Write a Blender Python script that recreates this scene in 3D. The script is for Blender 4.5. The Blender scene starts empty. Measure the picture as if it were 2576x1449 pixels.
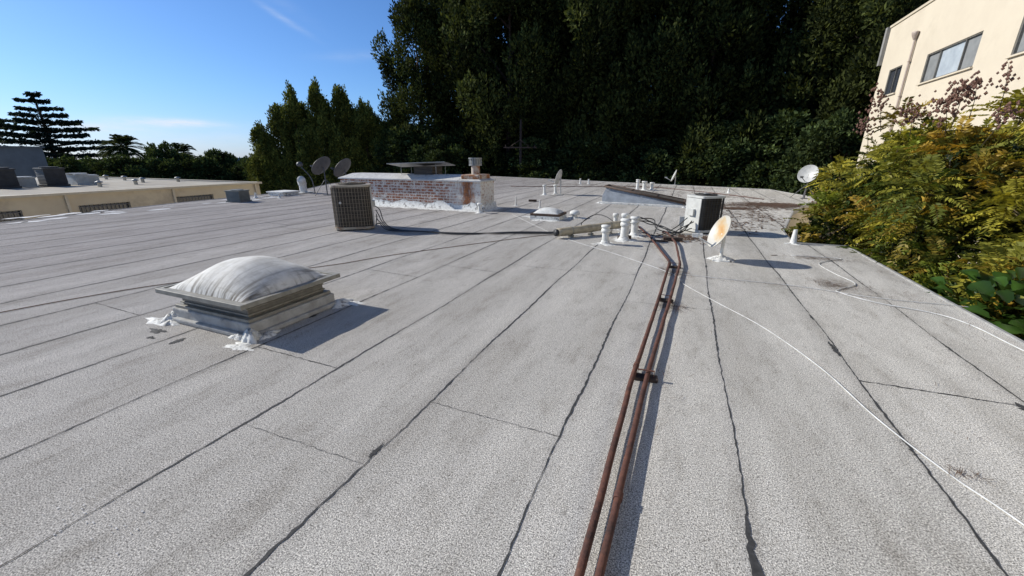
import bpy, math, random
import numpy as np
from mathutils import Vector, Matrix
random.seed(11); rng=np.random.default_rng(11)
sc=bpy.context.scene; col=sc.collection
rad=math.radians

# ---------------------------------------------------------------- helpers
def thing(name,label,cat,loc=(0,0,0),group=None):
    o=bpy.data.objects.new(name,None); o.empty_display_size=.1; o.location=loc
    col.objects.link(o); o["label"]=label; o["category"]=cat
    if group: o["group"]=group
    return o

class MB:
    def __init__(s,M=None): s.v=[];s.f=[];s.m=[];s.s=[];s.M=M
    def add(s,vs,fs,m=0,smooth=False):
        o=len(s.v)
        if s.M is not None: vs=[s.M@Vector(v) for v in vs]
        s.v+=[tuple(v) for v in vs]
        for f in fs:
            s.f.append([i+o for i in f]); s.m.append(m); s.s.append(smooth)
    def box(s,c,sz,m=0,R=None):
        hx,hy,hz=sz[0]/2,sz[1]/2,sz[2]/2
        vs=[Vector((x*hx,y*hy,z*hz)) for z in(-1,1) for y in(-1,1) for x in(-1,1)]
        if R is not None: vs=[R@v for v in vs]
        vs=[v+Vector(c) for v in vs]
        s.add(vs,[(0,2,3,1),(4,5,7,6),(0,1,5,4),(2,6,7,3),(0,4,6,2),(1,3,7,5)],m)
    def cyl(s,p0,p1,r0,r1=None,n=14,m=0,cap=True,smooth=True):
        if r1 is None: r1=r0
        p0=Vector(p0);p1=Vector(p1);d=(p1-p0).normalized()
        a=d.orthogonal().normalized();b=d.cross(a)
        vs=[]
        for p,r in((p0,r0),(p1,r1)):
            for i in range(n):
                t=2*math.pi*i/n; vs.append(p+a*math.cos(t)*r+b*math.sin(t)*r)
        s.add(vs,[(i,(i+1)%n,n+(i+1)%n,n+i) for i in range(n)],m,smooth)
        if cap: s.add(vs,[tuple(range(n-1,-1,-1)),tuple(range(n,2*n))],m)
    def lathe(s,c,prof,n=18,m=0,smooth=True,M=None):
        vs=[];c=Vector(c)
        for r,z in prof:
            for i in range(n):
                t=2*math.pi*i/n; v=Vector((r*math.cos(t),r*math.sin(t),z))
                if M is not None: v=M@v
                vs.append(c+v)
        fs=[]
        for k in range(len(prof)-1):
            for i in range(n):
                j=(i+1)%n; fs.append((k*n+i,k*n+j,(k+1)*n+j,(k+1)*n+i))
        s.add(vs,fs,m,smooth)
    def tube(s,pts,r,n=8,m=0,closed=False):
        pts=[Vector(p) for p in pts]; N=len(pts); vs=[];fs=[]
        rr=r if hasattr(r,'__len__') else [r]*N
        prev=None
        for i,p in enumerate(pts):
            if closed: d=pts[(i+1)%N]-pts[i-1]
            else: d=pts[min(i+1,N-1)]-pts[max(i-1,0)]
            d.normalize()
            if prev is None: a=d.orthogonal().normalized()
            else:
                a=(prev-d*prev.dot(d)); a.normalize()
            prev=a;b=d.cross(a)
            for k in range(n):
                t=2*math.pi*k/n; vs.append(p+(a*math.cos(t)+b*math.sin(t))*rr[i])
        for i in range(N if closed else N-1):
            i2=(i+1)%N
            for k in range(n):
                k2=(k+1)%n; fs.append((i*n+k,i*n+k2,i2*n+k2,i2*n+k))
        if not closed: fs+= [tuple(range(n-1,-1,-1)),tuple((N-1)*n+k for k in range(n))]
        s.add(vs,fs,m,True)
    def prism(s,out,z0,z1,m=0,smooth=False,cap=True):
        n=len(out)
        vs=[(x,y,z0) for x,y in out]+[(x,y,z1) for x,y in out]
        s.add(vs,[(i,(i+1)%n,n+(i+1)%n,n+i) for i in range(n)],m,smooth)
        if cap: s.add(vs,[tuple(range(n-1,-1,-1)),tuple(range(n,2*n))],m)
    def obj(s,name,mats,parent=None,bevel=0,**props):
        me=bpy.data.meshes.new(name)
        L=Vector(parent.location) if parent else Vector(props.pop('origin',(0,0,0)))
        me.from_pydata([tuple(Vector(v)-L) for v in s.v],[],s.f)
        for m in mats: me.materials.append(m)
        me.polygons.foreach_set('material_index',s.m)
        me.polygons.foreach_set('use_smooth',s.s)
        me.update()
        o=bpy.data.objects.new(name,me); col.objects.link(o)
        if parent: o.parent=parent
        else: o.location=L
        if bevel:
            b=o.modifiers.new('b','BEVEL'); b.width=bevel; b.segments=2; b.limit_method='ANGLE'
        for k,v in props.items(): o[k]=v
        return o

def rsq(w,d,r,n=6,cx=0,cy=0):
    out=[]
    for (sx,sy,a0) in((1,1,0),(-1,1,90),(-1,-1,180),(1,-1,270)):
        for i in range(n+1):
            a=rad(a0+90*i/n); out.append((cx+sx*(w/2-r)+r*math.cos(a),cy+sy*(d/2-r)+r*math.sin(a)))
    return out
def crom(P,n=8):
    P=[Vector(p) for p in P]; Q=[P[0]*2-P[1]]+P+[P[-1]*2-P[-2]]; out=[]
    for i in range(1,len(Q)-2):
        p0,p1,p2,p3=Q[i-1:i+3]
        for k in range(n):
            t=k/n
            out.append(.5*((2*p1)+(p2-p0)*t+(2*p0-5*p1+4*p2-p3)*t*t+(3*p1-p0-3*p2+p3)*t**3))
    out.append(P[-1]); return out
def pathz(P,z,n=8,wob=.0):
    return crom([(x+random.uniform(-wob,wob),y+random.uniform(-wob,wob),z) for x,y in P],n)

class NT:
    def __init__(s,mat): s.t=mat.node_tree; s.n=s.t.nodes; s.l=s.t.links
    def new(s,t,**k):
        x=s.n.new(t)
        for a,b in k.items(): setattr(x,a,b)
        return x
    def link(s,a,b): s.l.new(a,b)
    def noise(s,vec,scale,detail=4,rough=.55):
        x=s.new('ShaderNodeTexNoise'); x.inputs['Scale'].default_value=scale; x.inputs['Detail'].default_value=detail; x.inputs['Roughness'].default_value=rough
        if vec is not None: s.link(vec,x.inputs['Vector'])
        return x.outputs['Fac']
    def ramp(s,fac,stops):
        x=s.new('ShaderNodeValToRGB'); e=x.color_ramp.elements
        e[0].position=stops[0][0]; e[0].color=stops[0][1]; e[1].position=stops[-1][0]; e[1].color=stops[-1][1]
        for p,c in stops[1:-1]:
            q=e.new(p); q.color=c
        s.link(fac,x.inputs[0]); return x.outputs[0]
    def mix(s,fac,a,b,mode='MIX'):
        x=s.new('ShaderNodeMix',data_type='RGBA',blend_type=mode)
        for i,v in((0,fac),(6,a),(7,b)):
            if isinstance(v,bpy.types.NodeSocket): s.link(v,x.inputs[i])
            else: x.inputs[i].default_value=v
        return x.outputs[2]
    def math(s,op,a,b=0,clamp=False):
        x=s.new('ShaderNodeMath',operation=op); x.use_clamp=clamp
        for i,v in((0,a),(1,b)):
            if isinstance(v,bpy.types.NodeSocket): s.link(v,x.inputs[i])
            else: x.inputs[i].default_value=v
        return x.outputs[0]
    def scale(s,vec,sc_):
        x=s.new('ShaderNodeVectorMath',operation='MULTIPLY'); s.link(vec,x.inputs[0]); x.inputs[1].default_value=sc_; return x.outputs[0]
def C(r,g=None,b=None):
    if g is None: g=b=r
    return (r,g,b,1)
def base_mat(name):
    m=bpy.data.materials.new(name); m.use_nodes=True; t=NT(m); b=m.node_tree.nodes['Principled BSDF']
    return m,t,b
def mat(name,c1,c2=None,scale=6,rough=.7,metal=0,bump=.0,bscale=None,lo=.35,hi=.65,c3=None,scale3=1.5,lo3=.55,hi3=.7,stretch=(1,1,1)):
    m,t,b=base_mat(name); b.inputs['Roughness'].default_value=rough; b.inputs['Metallic'].default_value=metal
    g=t.new('ShaderNodeNewGeometry').outputs['Position']; g=t.scale(g,stretch)
    if c2 is None: c2=tuple(x*.75 for x in c1[:3])+(1,)
    f=t.noise(g,scale,5,.65); c=t.mix(t.ramp(f,[(lo,C(0)),(hi,C(1))]),c1,c2)
    if c3 is not None:
        f3=t.noise(g,scale3,6,.7); c=t.mix(t.ramp(f3,[(lo3,C(0)),(hi3,C(1))]),c,c3)
    t.link(c,b.inputs['Base Color'])
    if bump:
        bp=t.new('ShaderNodeBump'); bp.inputs['Strength'].default_value=bump; bp.inputs['Distance'].default_value=.01
        t.link(t.noise(g,bscale or scale*4,4),bp.inputs['Height']); t.link(bp.outputs[0],b.inputs['Normal'])
    return m

# ---------------------------------------------------------------- materials
def roof_material():
    m,t,b=base_mat('granulated_cap_sheet'); b.inputs['Roughness'].default_value=.95; b.inputs['Specular IOR Level'].default_value=.08
    P=t.new('ShaderNodeNewGeometry').outputs['Position']
    sep=t.new('ShaderNodeSeparateXYZ'); t.link(P,sep.inputs[0])
    gr=t.noise(P,165,2,.65); gr2=t.noise(P,75,3,.7)
    grain=t.ramp(gr,[(.37,C(.06)),(.45,C(.27)),(.54,C(.50)),(.65,C(.88,.88,.86))])
    grain=t.mix(.28,grain,t.ramp(gr2,[(.38,C(.12)),(.5,C(.44)),(.62,C(.70))]))
    k=t.math('FLOOR',t.math('DIVIDE',t.math('ADD',sep.outputs[0],.486),.915))
    wn=t.new('ShaderNodeTexWhiteNoise',noise_dimensions='1D'); t.link(k,wn.inputs['W'])
    tone=t.math('ADD',t.math('MULTIPLY',wn.outputs['Value'],.12),.95)
    st=t.scale(P,(1,.2,1))
    n1=t.noise(st,2.0,5,.6); n2=t.noise(t.scale(P,(1,.35,1)),5.5,6,.72); n3=t.noise(t.scale(P,(1,.8,1)),22,6,.8)
    dirt=t.ramp(n1,[(.34,C(.86,.852,.84)),(.50,C(.98)),(.64,C(1.10))])
    dirt2=t.ramp(n2,[(.34,C(.80,.79,.775)),(.48,C(1.0)),(.64,C(1.06))])
    dirt3=t.ramp(n3,[(.35,C(.60,.595,.58)),(.46,C(1.0))])
    c=t.mix(1.0,grain,dirt,'MULTIPLY'); c=t.mix(.9,c,dirt2,'MULTIPLY'); c=t.mix(.65,c,dirt3,'MULTIPLY')
    comb=t.new('ShaderNodeCombineXYZ')
    for i in range(3): t.link(tone,comb.inputs[i])
    c=t.mix(1.0,c,comb.outputs[0],'MULTIPLY')
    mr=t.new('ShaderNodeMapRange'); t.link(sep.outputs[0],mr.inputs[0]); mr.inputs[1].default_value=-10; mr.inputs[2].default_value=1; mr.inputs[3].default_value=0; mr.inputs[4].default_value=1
    c=t.mix(mr.outputs[0],t.mix(1.0,c,C(.83,.775,.745),'MULTIPLY'),t.mix(1.0,c,C(1.27,1.215,1.105),'MULTIPLY'))  # sun-angle shading painted into the roof colour: darker left, brighter right
    fr=t.math('FRACT',t.math('DIVIDE',t.math('ADD',sep.outputs[0],.486),.915))
    e=t.math('MINIMUM',fr,t.math('SUBTRACT',1,fr))
    e=t.math('ADD',e,t.math('MULTIPLY',t.math('SUBTRACT',t.noise(P,5,4),.5),.18))
    c=t.mix(t.math('MULTIPLY',t.math('SUBTRACT',1,t.math('DIVIDE',e,.07,True),True),.18),c,C(.22,.21,.20))
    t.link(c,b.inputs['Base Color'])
    bp=t.new('ShaderNodeBump'); bp.inputs['Strength'].default_value=.8; bp.inputs['Distance'].default_value=.004
    t.link(gr,bp.inputs['Height'])
    bp2=t.new('ShaderNodeBump'); bp2.inputs['Strength'].default_value=.3; bp2.inputs['Distance'].default_value=.02
    t.link(t.noise(t.scale(P,(1,.3,1)),2.2,3),bp2.inputs['Height']); t.link(bp2.outputs[0],bp.inputs['Normal'])
    t.link(bp.outputs[0],b.inputs['Normal'])
    return m
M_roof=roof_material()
M_tar=mat('black_asphalt_bleed',C(.03),C(.06),40,.85)
M_splat=mat('white_paint_splatter',C(.7),C(.5),60,.8)
M_edge=mat('galvanised_drip_edge',C(.46,.45,.43),C(.30,.30,.29),8,.6,.2)
M_white=mat('weathered_white_paint',C(.76,.76,.72),C(.56,.55,.51),9,.75,0,.4,30,.4,.75,C(.4,.38,.34),6,.62,.75)
M_seal=mat('white_elastomeric_sealant',C(.78,.78,.74),C(.50,.49,.45),14,.7,0,1.0,25,.42,.75,C(.18,.17,.16),7,.54,.64)
M_curb=mat('painted_curb',C(.46,.455,.43),C(.32,.31,.29),7,.85,0,.5,40,.4,.65,C(.10),5,.60,.70)
M_alu=mat('weathered_aluminium',C(.34,.325,.28),C(.22,.21,.18),10,.6,.15,.1,30)
M_alud=mat('dull_dark_aluminium',C(.14,.13,.12),C(.22,.21,.18),12,.55,.3)
M_rust=mat('rusted_iron',C(.085,.034,.024),C(.15,.06,.035),18,.85,0,.5,60,.4,.7,C(.04,.02,.016),5,.5,.65)
M_black=mat('black_rubber',C(.018),C(.03),20,.55)
M_wcable=mat('white_cable_sheath',C(.70,.70,.68),C(.48,.48,.46),8,.5)
M_wood=mat('weathered_wood_block',C(.10,.07,.05),C(.05,.035,.028),20,.9)
M_beige=mat('beige_enamel_steel',C(.44,.39,.30),C(.32,.28,.21),6,.5,0,.0,None,.4,.7,C(.20,.09,.045),5,.52,.66)
M_ltpanel=mat('light_enamel_steel',C(.60,.60,.56),C(.46,.46,.43),5,.45,0,0,None,.4,.7,C(.3,.2,.12),6,.64,.74)
M_grillem=mat('bronze_grille_wire',C(.27,.22,.16),C(.18,.145,.10),12,.55)
M_grilled=mat('dark_grille_wire',C(.06),C(.04),12,.5)
M_dish=mat('dish_light_grey_paint',C(.56,.56,.53),C(.42,.42,.40),6,.45)
M_dishd=mat('dish_dark_grey_paint',C(.13,.13,.135),C(.085,.085,.09),6,.5)
M_galv=mat('galvanised_steel',C(.38,.39,.38),C(.25,.25,.24),10,.5,.4)
M_duct=mat('tan_duct_wrap',C(.46,.40,.28),C(.31,.26,.18),10,.7,0,.6,20,.4,.7,C(.16,.10,.06),6,.58,.7)
M_brown=mat('brown_rusty_frame',C(.12,.07,.05),C(.05,.04,.03),14,.8)
M_wedge=mat('blue_grey_painted_metal',C(.36,.39,.42),C(.24,.26,.28),5,.55,.1,.2,10,.4,.7,C(.56),4,.6,.7)
M_glass,t,b=base_mat('window_glass'); b.inputs['Roughness'].default_value=.06; b.inputs['Specular IOR Level'].default_value=.8
f=t.noise(t.new('ShaderNodeNewGeometry').outputs['Position'],1.2,3); t.link(t.mix(f,C(.02,.025,.03),C(.06,.065,.08)),b.inputs['Base Color'])
M_blind=mat('closed_white_blind',C(.50,.56,.60),C(.38,.43,.48),2,.25)
M_screen=mat('grey_insect_screen',C(.26,.27,.27),C(.20,.21,.21),3,.6)
M_bark=mat('rough_bark',C(.09,.06,.045),C(.04,.03,.022),8,.95,0,.8,20,stretch=(1,1,.25))
M_twig=mat('brown_twig',C(.10,.075,.04),C(.06,.045,.03),20,.9)
M_pod=mat('dry_seed_pod',C(.10,.045,.035),C(.20,.11,.075),30,.9)
M_tanwall=mat('tan_stucco',C(.64,.55,.39),C(.57,.48,.34),1.2,.9,0,.4,60,.35,.65,C(.44,.37,.27),.6,.56,.72)
M_tantrim=mat('tan_trim_paint',C(.62,.55,.42),C(.54,.47,.35),3,.8)
M_nroof=mat('tan_flat_roofing',C(.42,.375,.30),C(.31,.275,.225),.7,.95,0,.3,20,.35,.7,C(.54,.51,.43),.25,.5,.66)
M_cream=mat('cream_stucco',C(.66,.585,.455),C(.61,.535,.415),.8,.92,0,.5,50,.35,.7,C(.56,.49,.375),.35,.55,.75)
M_creamtrim=mat('grey_roof_flashing',C(.22,.22,.21),C(.32,.31,.29),3,.7)
M_pipepink=mat('dusty_tan_downpipe',C(.46,.38,.32),C(.38,.31,.26),4,.6)
M_greybld=mat('grey_clad_wall',C(.18,.20,.21),C(.14,.155,.165),1,.8)
M_pole=mat('creosoted_pole',C(.05,.035,.03),C(.03,.022,.02),6,.9)
M_needle=mat('dry_pine_needles',C(.16,.085,.05),C(.07,.045,.03),30,.9)

def streaky_white(name):
    m,t,b=base_mat(name); b.inputs['Roughness'].default_value=.75; b.inputs['Specular IOR Level'].default_value=.25
    P=t.new('ShaderNodeNewGeometry').outputs['Position']; sep=t.new('ShaderNodeSeparateXYZ'); t.link(P,sep.inputs[0])
    s1=t.noise(t.scale(P,(22,1.6,3)),1,5,.7); s2=t.noise(t.scale(P,(2,20,4)),1,5,.7); n=t.noise(P,6,6,.7)
    c=t.mix(t.ramp(n,[(.38,C(0)),(.68,C(1))]),C(.78,.765,.715),C(.60,.58,.525))
    low=t.new('ShaderNodeMapRange'); t.link(sep.outputs[2],low.inputs[0]); low.inputs[1].default_value=.36; low.inputs[2].default_value=.57; low.inputs[3].default_value=1; low.inputs[4].default_value=.15
    k=t.math('MULTIPLY',t.ramp(s1,[(.47,C(0)),(.62,C(1))]),low.outputs[0],True)
    c=t.mix(k,c,C(.18,.16,.13))
    k2=t.math('MULTIPLY',t.ramp(s2,[(.52,C(0)),(.68,C(.7))]),low.outputs[0],True)
    c=t.mix(k2,c,C(.26,.235,.19))
    t.link(c,b.inputs['Base Color'])
    bp=t.new('ShaderNodeBump'); bp.inputs['Strength'].default_value=.25; bp.inputs['Distance'].default_value=.01; t.link(n,bp.inputs['Height']); t.link(bp.outputs[0],b.inputs['Normal'])
    return m
M_dome=streaky_white('dirty_white_dome')

def brick_material():
    m,t,b=base_mat('whitewashed_red_brick'); b.inputs['Roughness'].default_value=.9
    P=t.new('ShaderNodeNewGeometry').outputs['Position']; sep=t.new('ShaderNodeSeparateXYZ'); t.link(P,sep.inputs[0])
    cb=t.new('ShaderNodeCombineXYZ'); t.link(t.math('ADD',sep.outputs[0],sep.outputs[1]),cb.inputs[0]); t.link(sep.outputs[2],cb.inputs[1])
    br=t.new('ShaderNodeTexBrick'); t.link(cb.outputs[0],br.inputs['Vector'])
    br.inputs['Scale'].default_value=1; br.inputs['Brick Width'].default_value=.235; br.inputs['Row Height'].default_value=.088; br.inputs['Mortar Size'].default_value=.012
    br.inputs['Color1'].default_value=C(.40,.14,.07); br.inputs['Color2'].default_value=C(.26,.11,.065); br.inputs['Mortar'].default_value=C(.66,.61,.53)
    n=t.noise(P,5,8,.82); c=t.mix(t.ramp(n,[(.49,C(0)),(.57,C(.92))]),br.outputs['Color'],C(.72,.69,.63))
    w=t.new('ShaderNodeMapRange'); t.link(sep.outputs[0],w.inputs[0]); w.inputs[1].default_value=-7.0; w.inputs[2].default_value=-6.3; w.inputs[3].default_value=0; w.inputs[4].default_value=.6
    n2=t.noise(P,10,6,.8); c=t.mix(t.math('MULTIPLY',t.ramp(n2,[(.36,C(0)),(.50,C(1))]),t.math('MULTIPLY',w.outputs[0],1.7,True)),c,C(.72,.69,.63))
    d=t.math('ABSOLUTE',t.math('ADD',sep.outputs[0],6.14)); nn=t.noise(t.scale(P,(6,6,3.2)),1,7,.8); nb=t.noise(t.scale(P,(20,20,4)),1,6,.75)
    d=t.math('ADD',d,t.math('MULTIPLY',t.math('SUBTRACT',nn,.5),.85)); d=t.math('ADD',d,t.math('MULTIPLY',t.math('SUBTRACT',nb,.5),.5))
    k=t.math('SUBTRACT',1,t.math('DIVIDE',t.math('SUBTRACT',d,.06),.24,True),True)
    c=t.mix(t.math('MULTIPLY',k,.95),c,t.mix(t.ramp(nb,[(.38,C(0)),(.58,C(1))]),C(.46,.16,.035),C(.11,.032,.015)))
    t.link(c,b.inputs['Base Color'])
    bp=t.new('ShaderNodeBump'); bp.inputs['Strength'].default_value=.6; bp.inputs['Distance'].default_value=.01; bp.invert=True; t.link(br.outputs['Fac'],bp.inputs['Height']); t.link(bp.outputs[0],b.inputs['Normal'])
    return m
M_brick=brick_material()
M_cap=mat('cement_cap',C(.60,.59,.56),C(.42,.41,.39),5,.9,0,.6,20,.4,.7,C(.16,.14,.12),3,.6,.7)
M_capr=mat('rust_stained_cap',C(.50,.44,.37),C(.32,.13,.05),5,.9,0,.5,20,.42,.58)

def coil_mat():
    m,t,b=base_mat('condenser_coil'); b.inputs['Roughness'].default_value=.7
    P=t.new('ShaderNodeNewGeometry').outputs['Position']; n=t.noise(t.scale(P,(2,2,90)),1,3); n2=t.noise(P,4,4)
    t.link(t.mix(t.ramp(n,[(.35,C(0)),(.65,C(1))]),C(.018,.016,.013),t.mix(n2,C(.12,.095,.065),C(.05,.042,.035))),b.inputs['Base Color']); return m
M_coil=coil_mat()

def rustdish():
    m,t,b=base_mat('rust_stained_dish'); b.inputs['Roughness'].default_value=.5
    P=t.new('ShaderNodeTexCoord').outputs['Generated']
    s=t.new('ShaderNodeVectorMath',operation='DISTANCE'); t.link(P,s.inputs[0]); s.inputs[1].default_value=(.5,.5,.62)
    n=t.noise(P,4,5,.6); d=t.math('ADD',s.outputs['Value'],t.math('MULTIPLY',t.math('SUBTRACT',n,.5),.45))
    c=t.ramp(d,[(.05,C(.44,.20,.06)),(.24,C(.54,.32,.12)),(.37,C(.55,.45,.30)),(.48,C(.56,.54,.48))])
    t.link(c,b.inputs['Base Color']); return m
M_rdish=rustdish()

def leaf_mat(name,trans=.25,rough=.55,spec=.12):
    m,t,b=base_mat(name); out=m.node_tree.nodes['Material Output']
    a=t.new('ShaderNodeAttribute',attribute_name='Col'); b.inputs['Roughness'].default_value=rough; b.inputs['Specular IOR Level'].default_value=spec
    t.link(a.outputs['Color'],b.inputs['Base Color'])
    tr=t.new('ShaderNodeBsdfTranslucent'); t.link(t.mix(1.0,a.outputs['Color'],C(1.1,1.05,.55),'MULTIPLY'),tr.inputs[0])
    mx=t.new('ShaderNodeMixShader'); mx.inputs[0].default_value=trans
    t.link(b.outputs[0],mx.inputs[1]); t.link(tr.outputs[0],mx.inputs[2]); t.link(mx.outputs[0],out.inputs[0]); return m
M_leaf=leaf_mat('foliage',.24,.8,.06); M_leafb=leaf_mat('thin_bright_foliage',.30,.5,.2); M_leafg=leaf_mat('glossy_foliage',.1,.3,.4)

# ---------------------------------------------------------------- foliage
def unit(a): return a/np.maximum(np.linalg.norm(a,axis=1,keepdims=True),1e-6)
def leaves(P,D,S,W,colr,N=None):
    n=len(P)
    if N is None: N=unit(rng.normal(size=(n,3)))
    D=unit(D); side=unit(np.cross(D,N)); S=S[:,None]
    a=P; b_=P+D*S*.45+side*S*W; c=P+D*S; d=P+D*S*.45-side*S*W
    V=np.stack([a,b_,c,d],1).reshape(-1,3)
    return V,np.repeat(colr,4,0)
def leaf_mesh(name,parts,m,parent=None):
    V=np.concatenate([p[0] for p in parts]); Cc=np.concatenate([p[1] for p in parts])
    if parent is not None: V=V-np.array(parent.location)
    nv=len(V); nf=nv//4
    me=bpy.data.meshes.new(name); me.vertices.add(nv); me.vertices.foreach_set('co',V.astype(np.float32).ravel())
    me.loops.add(nv); me.loops.foreach_set('vertex_index',np.arange(nv,dtype=np.int32))
    me.polygons.add(nf); me.polygons.foreach_set('loop_start',np.arange(0,nv,4,dtype=np.int32)); me.polygons.foreach_set('loop_total',np.full(nf,4,dtype=np.int32))
    at=me.color_attributes.new('Col','FLOAT_COLOR','POINT')
    at.data.foreach_set('color',np.concatenate([Cc,np.ones((nv,1))],1).astype(np.float32).ravel())
    me.update(calc_edges=True); me.materials.append(m); return me
def mesh_obj(name,me,parent=None):
    o=bpy.data.objects.new(name,me); col.objects.link(o)
    if parent: o.parent=parent
    return o
def colmix(n,c1,c2,k=None):
    c1=np.array(c1);c2=np.array(c2)
    if k is None: k=rng.random(n)
    return c1+(c2-c1)*k[:,None]
def clump(c,r,n,size,c1,c2,up=.4,W=.28,tone=1.0,shell=.55):
    u=unit(rng.normal(size=(n,3))); rr=shell+(1-shell)*rng.random(n)**.6
    rr*=1+.25*np.sin(u[:,0]*5+c[0])*np.cos(u[:,2]*6+c[1])+.14*np.sin(u[:,1]*11+c[2])
    P=np.array(c)+u*np.array(r)*rr[:,None]
    D=u+rng.normal(size=(n,3))*.5+np.array([0,0,up])
    S=size*(.6+.8*rng.random(n))
    return leaves(P,D,S,W,colmix(n,c1,c2)*tone)
def tall_crown(name,H,z0,R,nc,nl,size,c1,c2,prof,cr=(.9,1.4),ch=(1.6,3.0),up=1.0,W=.28,stray=.15):
    parts=[];cs=[]
    for i in range(nc):
        t=(i+random.random())/nc; z=z0+(H-z0)*t; Rz=R*prof(t)
        a=random.random()*6.283; q=Rz*(.35+.65*random.random()**.5)
        if random.random()<stray: q=Rz*random.uniform(1.0,1.3)
        k=.6+.4*prof(t); rr=random.uniform(*cr)*k; hh=random.uniform(*ch)*k
        c=(q*math.cos(a),q*math.sin(a),z-hh*.3); cs.append(c)
        parts.append(clump(c,(rr,rr,hh),nl,size,c1,c2,up,W,random.uniform(.45,1.4)))
        b1=random.random()*6.28
        for q2 in range(2):
            tip=(c[0]+rr*.6*math.cos(b1+q2*2.5),c[1]+rr*.6*math.sin(b1+q2*2.5),c[2]+hh*random.uniform(.4,.95))
            parts.append(clump(tip,(rr*.35,rr*.35,hh*.38),nl//7,size*.85,c1,c2,up*1.3,W,random.uniform(.9,1.8)))
    return leaf_mesh(name,parts,M_leaf),cs
def trunk_mesh(H,r,cs,n=14):
    mb=MB(); pts=[(0,0,0),(.1,.05,H*.3),(-.05,.1,H*.6),(0,0,H*.95)]
    mb.tube(crom(pts,4),[r*(1-.9*i/12)for i in range(13)],8)
    for c in cs[::max(1,len(cs)//n)]:
        zb=max(.5,c[2]-math.hypot(c[0],c[1])*.8); mb.tube([(0,0,zb),(c[0]*.5,c[1]*.5,(zb+c[2])*.5+.1),c],[r*.3,r*.2,r*.08],5)
    me=bpy.data.meshes.new('trunk'); me.from_pydata(mb.v,[],mb.f); me.materials.append(M_bark); me.update(); return me
def plant_tree(name,label,cat,loc,tm,cm,s=(1,1,1),rz=0,group=None):
    o=thing(name,label,cat,loc,group); o.scale=s; o.rotation_euler=(0,0,rz)
    mesh_obj('trunk',tm,o); mesh_obj('crown',cm,o); return o

DG1=(.011,.018,.008); DG2=(.088,.105,.030)
big=[]
for k in range(3):
    cm,cs=tall_crown('crown',22,.5,4.9,110,430,.30,DG1,DG2,lambda t:(1-t**3.5)**.5*(.84+.16*math.sin(8*t+k*2)),cr=(.7,1.5),ch=(1.2,2.7),up=.9,W=.25,stray=.25)
    big.append((trunk_mesh(20,.38,cs),cm))
mid=[]
for k in range(3):
    cm,cs=tall_crown('crown',12,.3,2.35,74,270,.24,(.030,.048,.013),(.21,.225,.055),lambda t:(1-t**1.45)**.78*.92+.05,cr=(.5,.9),ch=(1.0,1.9),up=.9,W=.25,stray=.25)
    mid.append((trunk_mesh(11,.2,cs),cm))
rnd=[]
for k in range(2):
    cm,cs=tall_crown('crown',9,1.0,3.4,55,300,.30,(.020,.034,.013),(.085,.115,.042),lambda t:max(.15,math.sin(math.pi*(t*.85+.12)))**.6,cr=(.8,1.5),ch=(.7,1.4),up=.3,W=.3)
    rnd.append((trunk_mesh(7,.25,cs),cm))

row=[(-27.0,38.8,.90,0),(-22.6,42.0,1.12,1),(-17.2,40.0,1.05,2),(-12.6,42.6,1.1,0),(-8.0,41.5,1.1,1),(-3.6,43.0,1.12,2),(.8,41.6,1.08,0),(5.2,43.5,1.1,1),(9.6,42.0,1.1,2),(14.0,43.5,1.1,0),(19.5,45.0,1.1,1),
     (-19.5,49,1.25,1),(-12,50,1.25,2),(-5.5,50,1.25,0),(1.5,50,1.2,1),(8.0,51,1.25,2),(15.5,52,1.25,0),(11.5,34.5,.9,1),(24,50,1.2,2),(-15.5,46,1.2,0),(-25,45.5,1.05,2)]
for i,(x,y,s,k) in enumerate(row):
    plant_tree('tall_evergreen_tree','towering dark evergreen tree in a dense screen behind the roof','tree',(x,y,-4),big[k][0],big[k][1],(s,s,s*random.uniform(.96,1.1)),i*1.9,'tall evergreens screening the roof')
for i,(x,y,zt,s) in enumerate([(-41.8,31.0,5.0,.85),(-40.1,32.0,6.8,.85),(-38.4,32.6,8.4,.82),(-36.1,33.6,9.0,.85),(-33.9,34.6,8.5,.9),(-32.0,35.6,7.0,.95),(-30.3,36.6,5.2,1.0),(-39.2,34.2,7.2,1.05),(-35,36.2,7.6,1.1),(-37.2,35.4,7.7,1.1),(-42.6,32.2,3.4,.9),(-32.8,37.2,6.9,1.05),(-30.8,38.0,5.4,1.1)]):
    k=i%3; plant_tree('columnar_evergreen_tree','pointed bushy sunlit evergreen in a tight row beyond the roof edge','tree',(x,y,-4),mid[k][0],mid[k][1],(s,s,(zt+4)/12.6),i*2.3,'bushy evergreens in a row')
for i,(x,y,zt,s) in enumerate([(-26.6,36.6,4.6,1.0),(-22.5,35.8,3.6,.9),(-29.2,40,4.4,1.0),(-13.5,37.8,3.2,1.0),(-8,38.2,3.4,1.0),(-3,38.8,3.0,1.0),(2.5,38.4,4.2,1.0),(7.0,36.5,4.6,1.0),(8.5,31.8,4.0,.8)]):
    k=i%2; plant_tree('round_shade_tree','shaded round leafy tree under the tall evergreens','tree',(x,y,-4),rnd[k][0],rnd[k][1],(s,s,(zt+4)/9.4),i*1.3,'shaded understorey trees')
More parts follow.
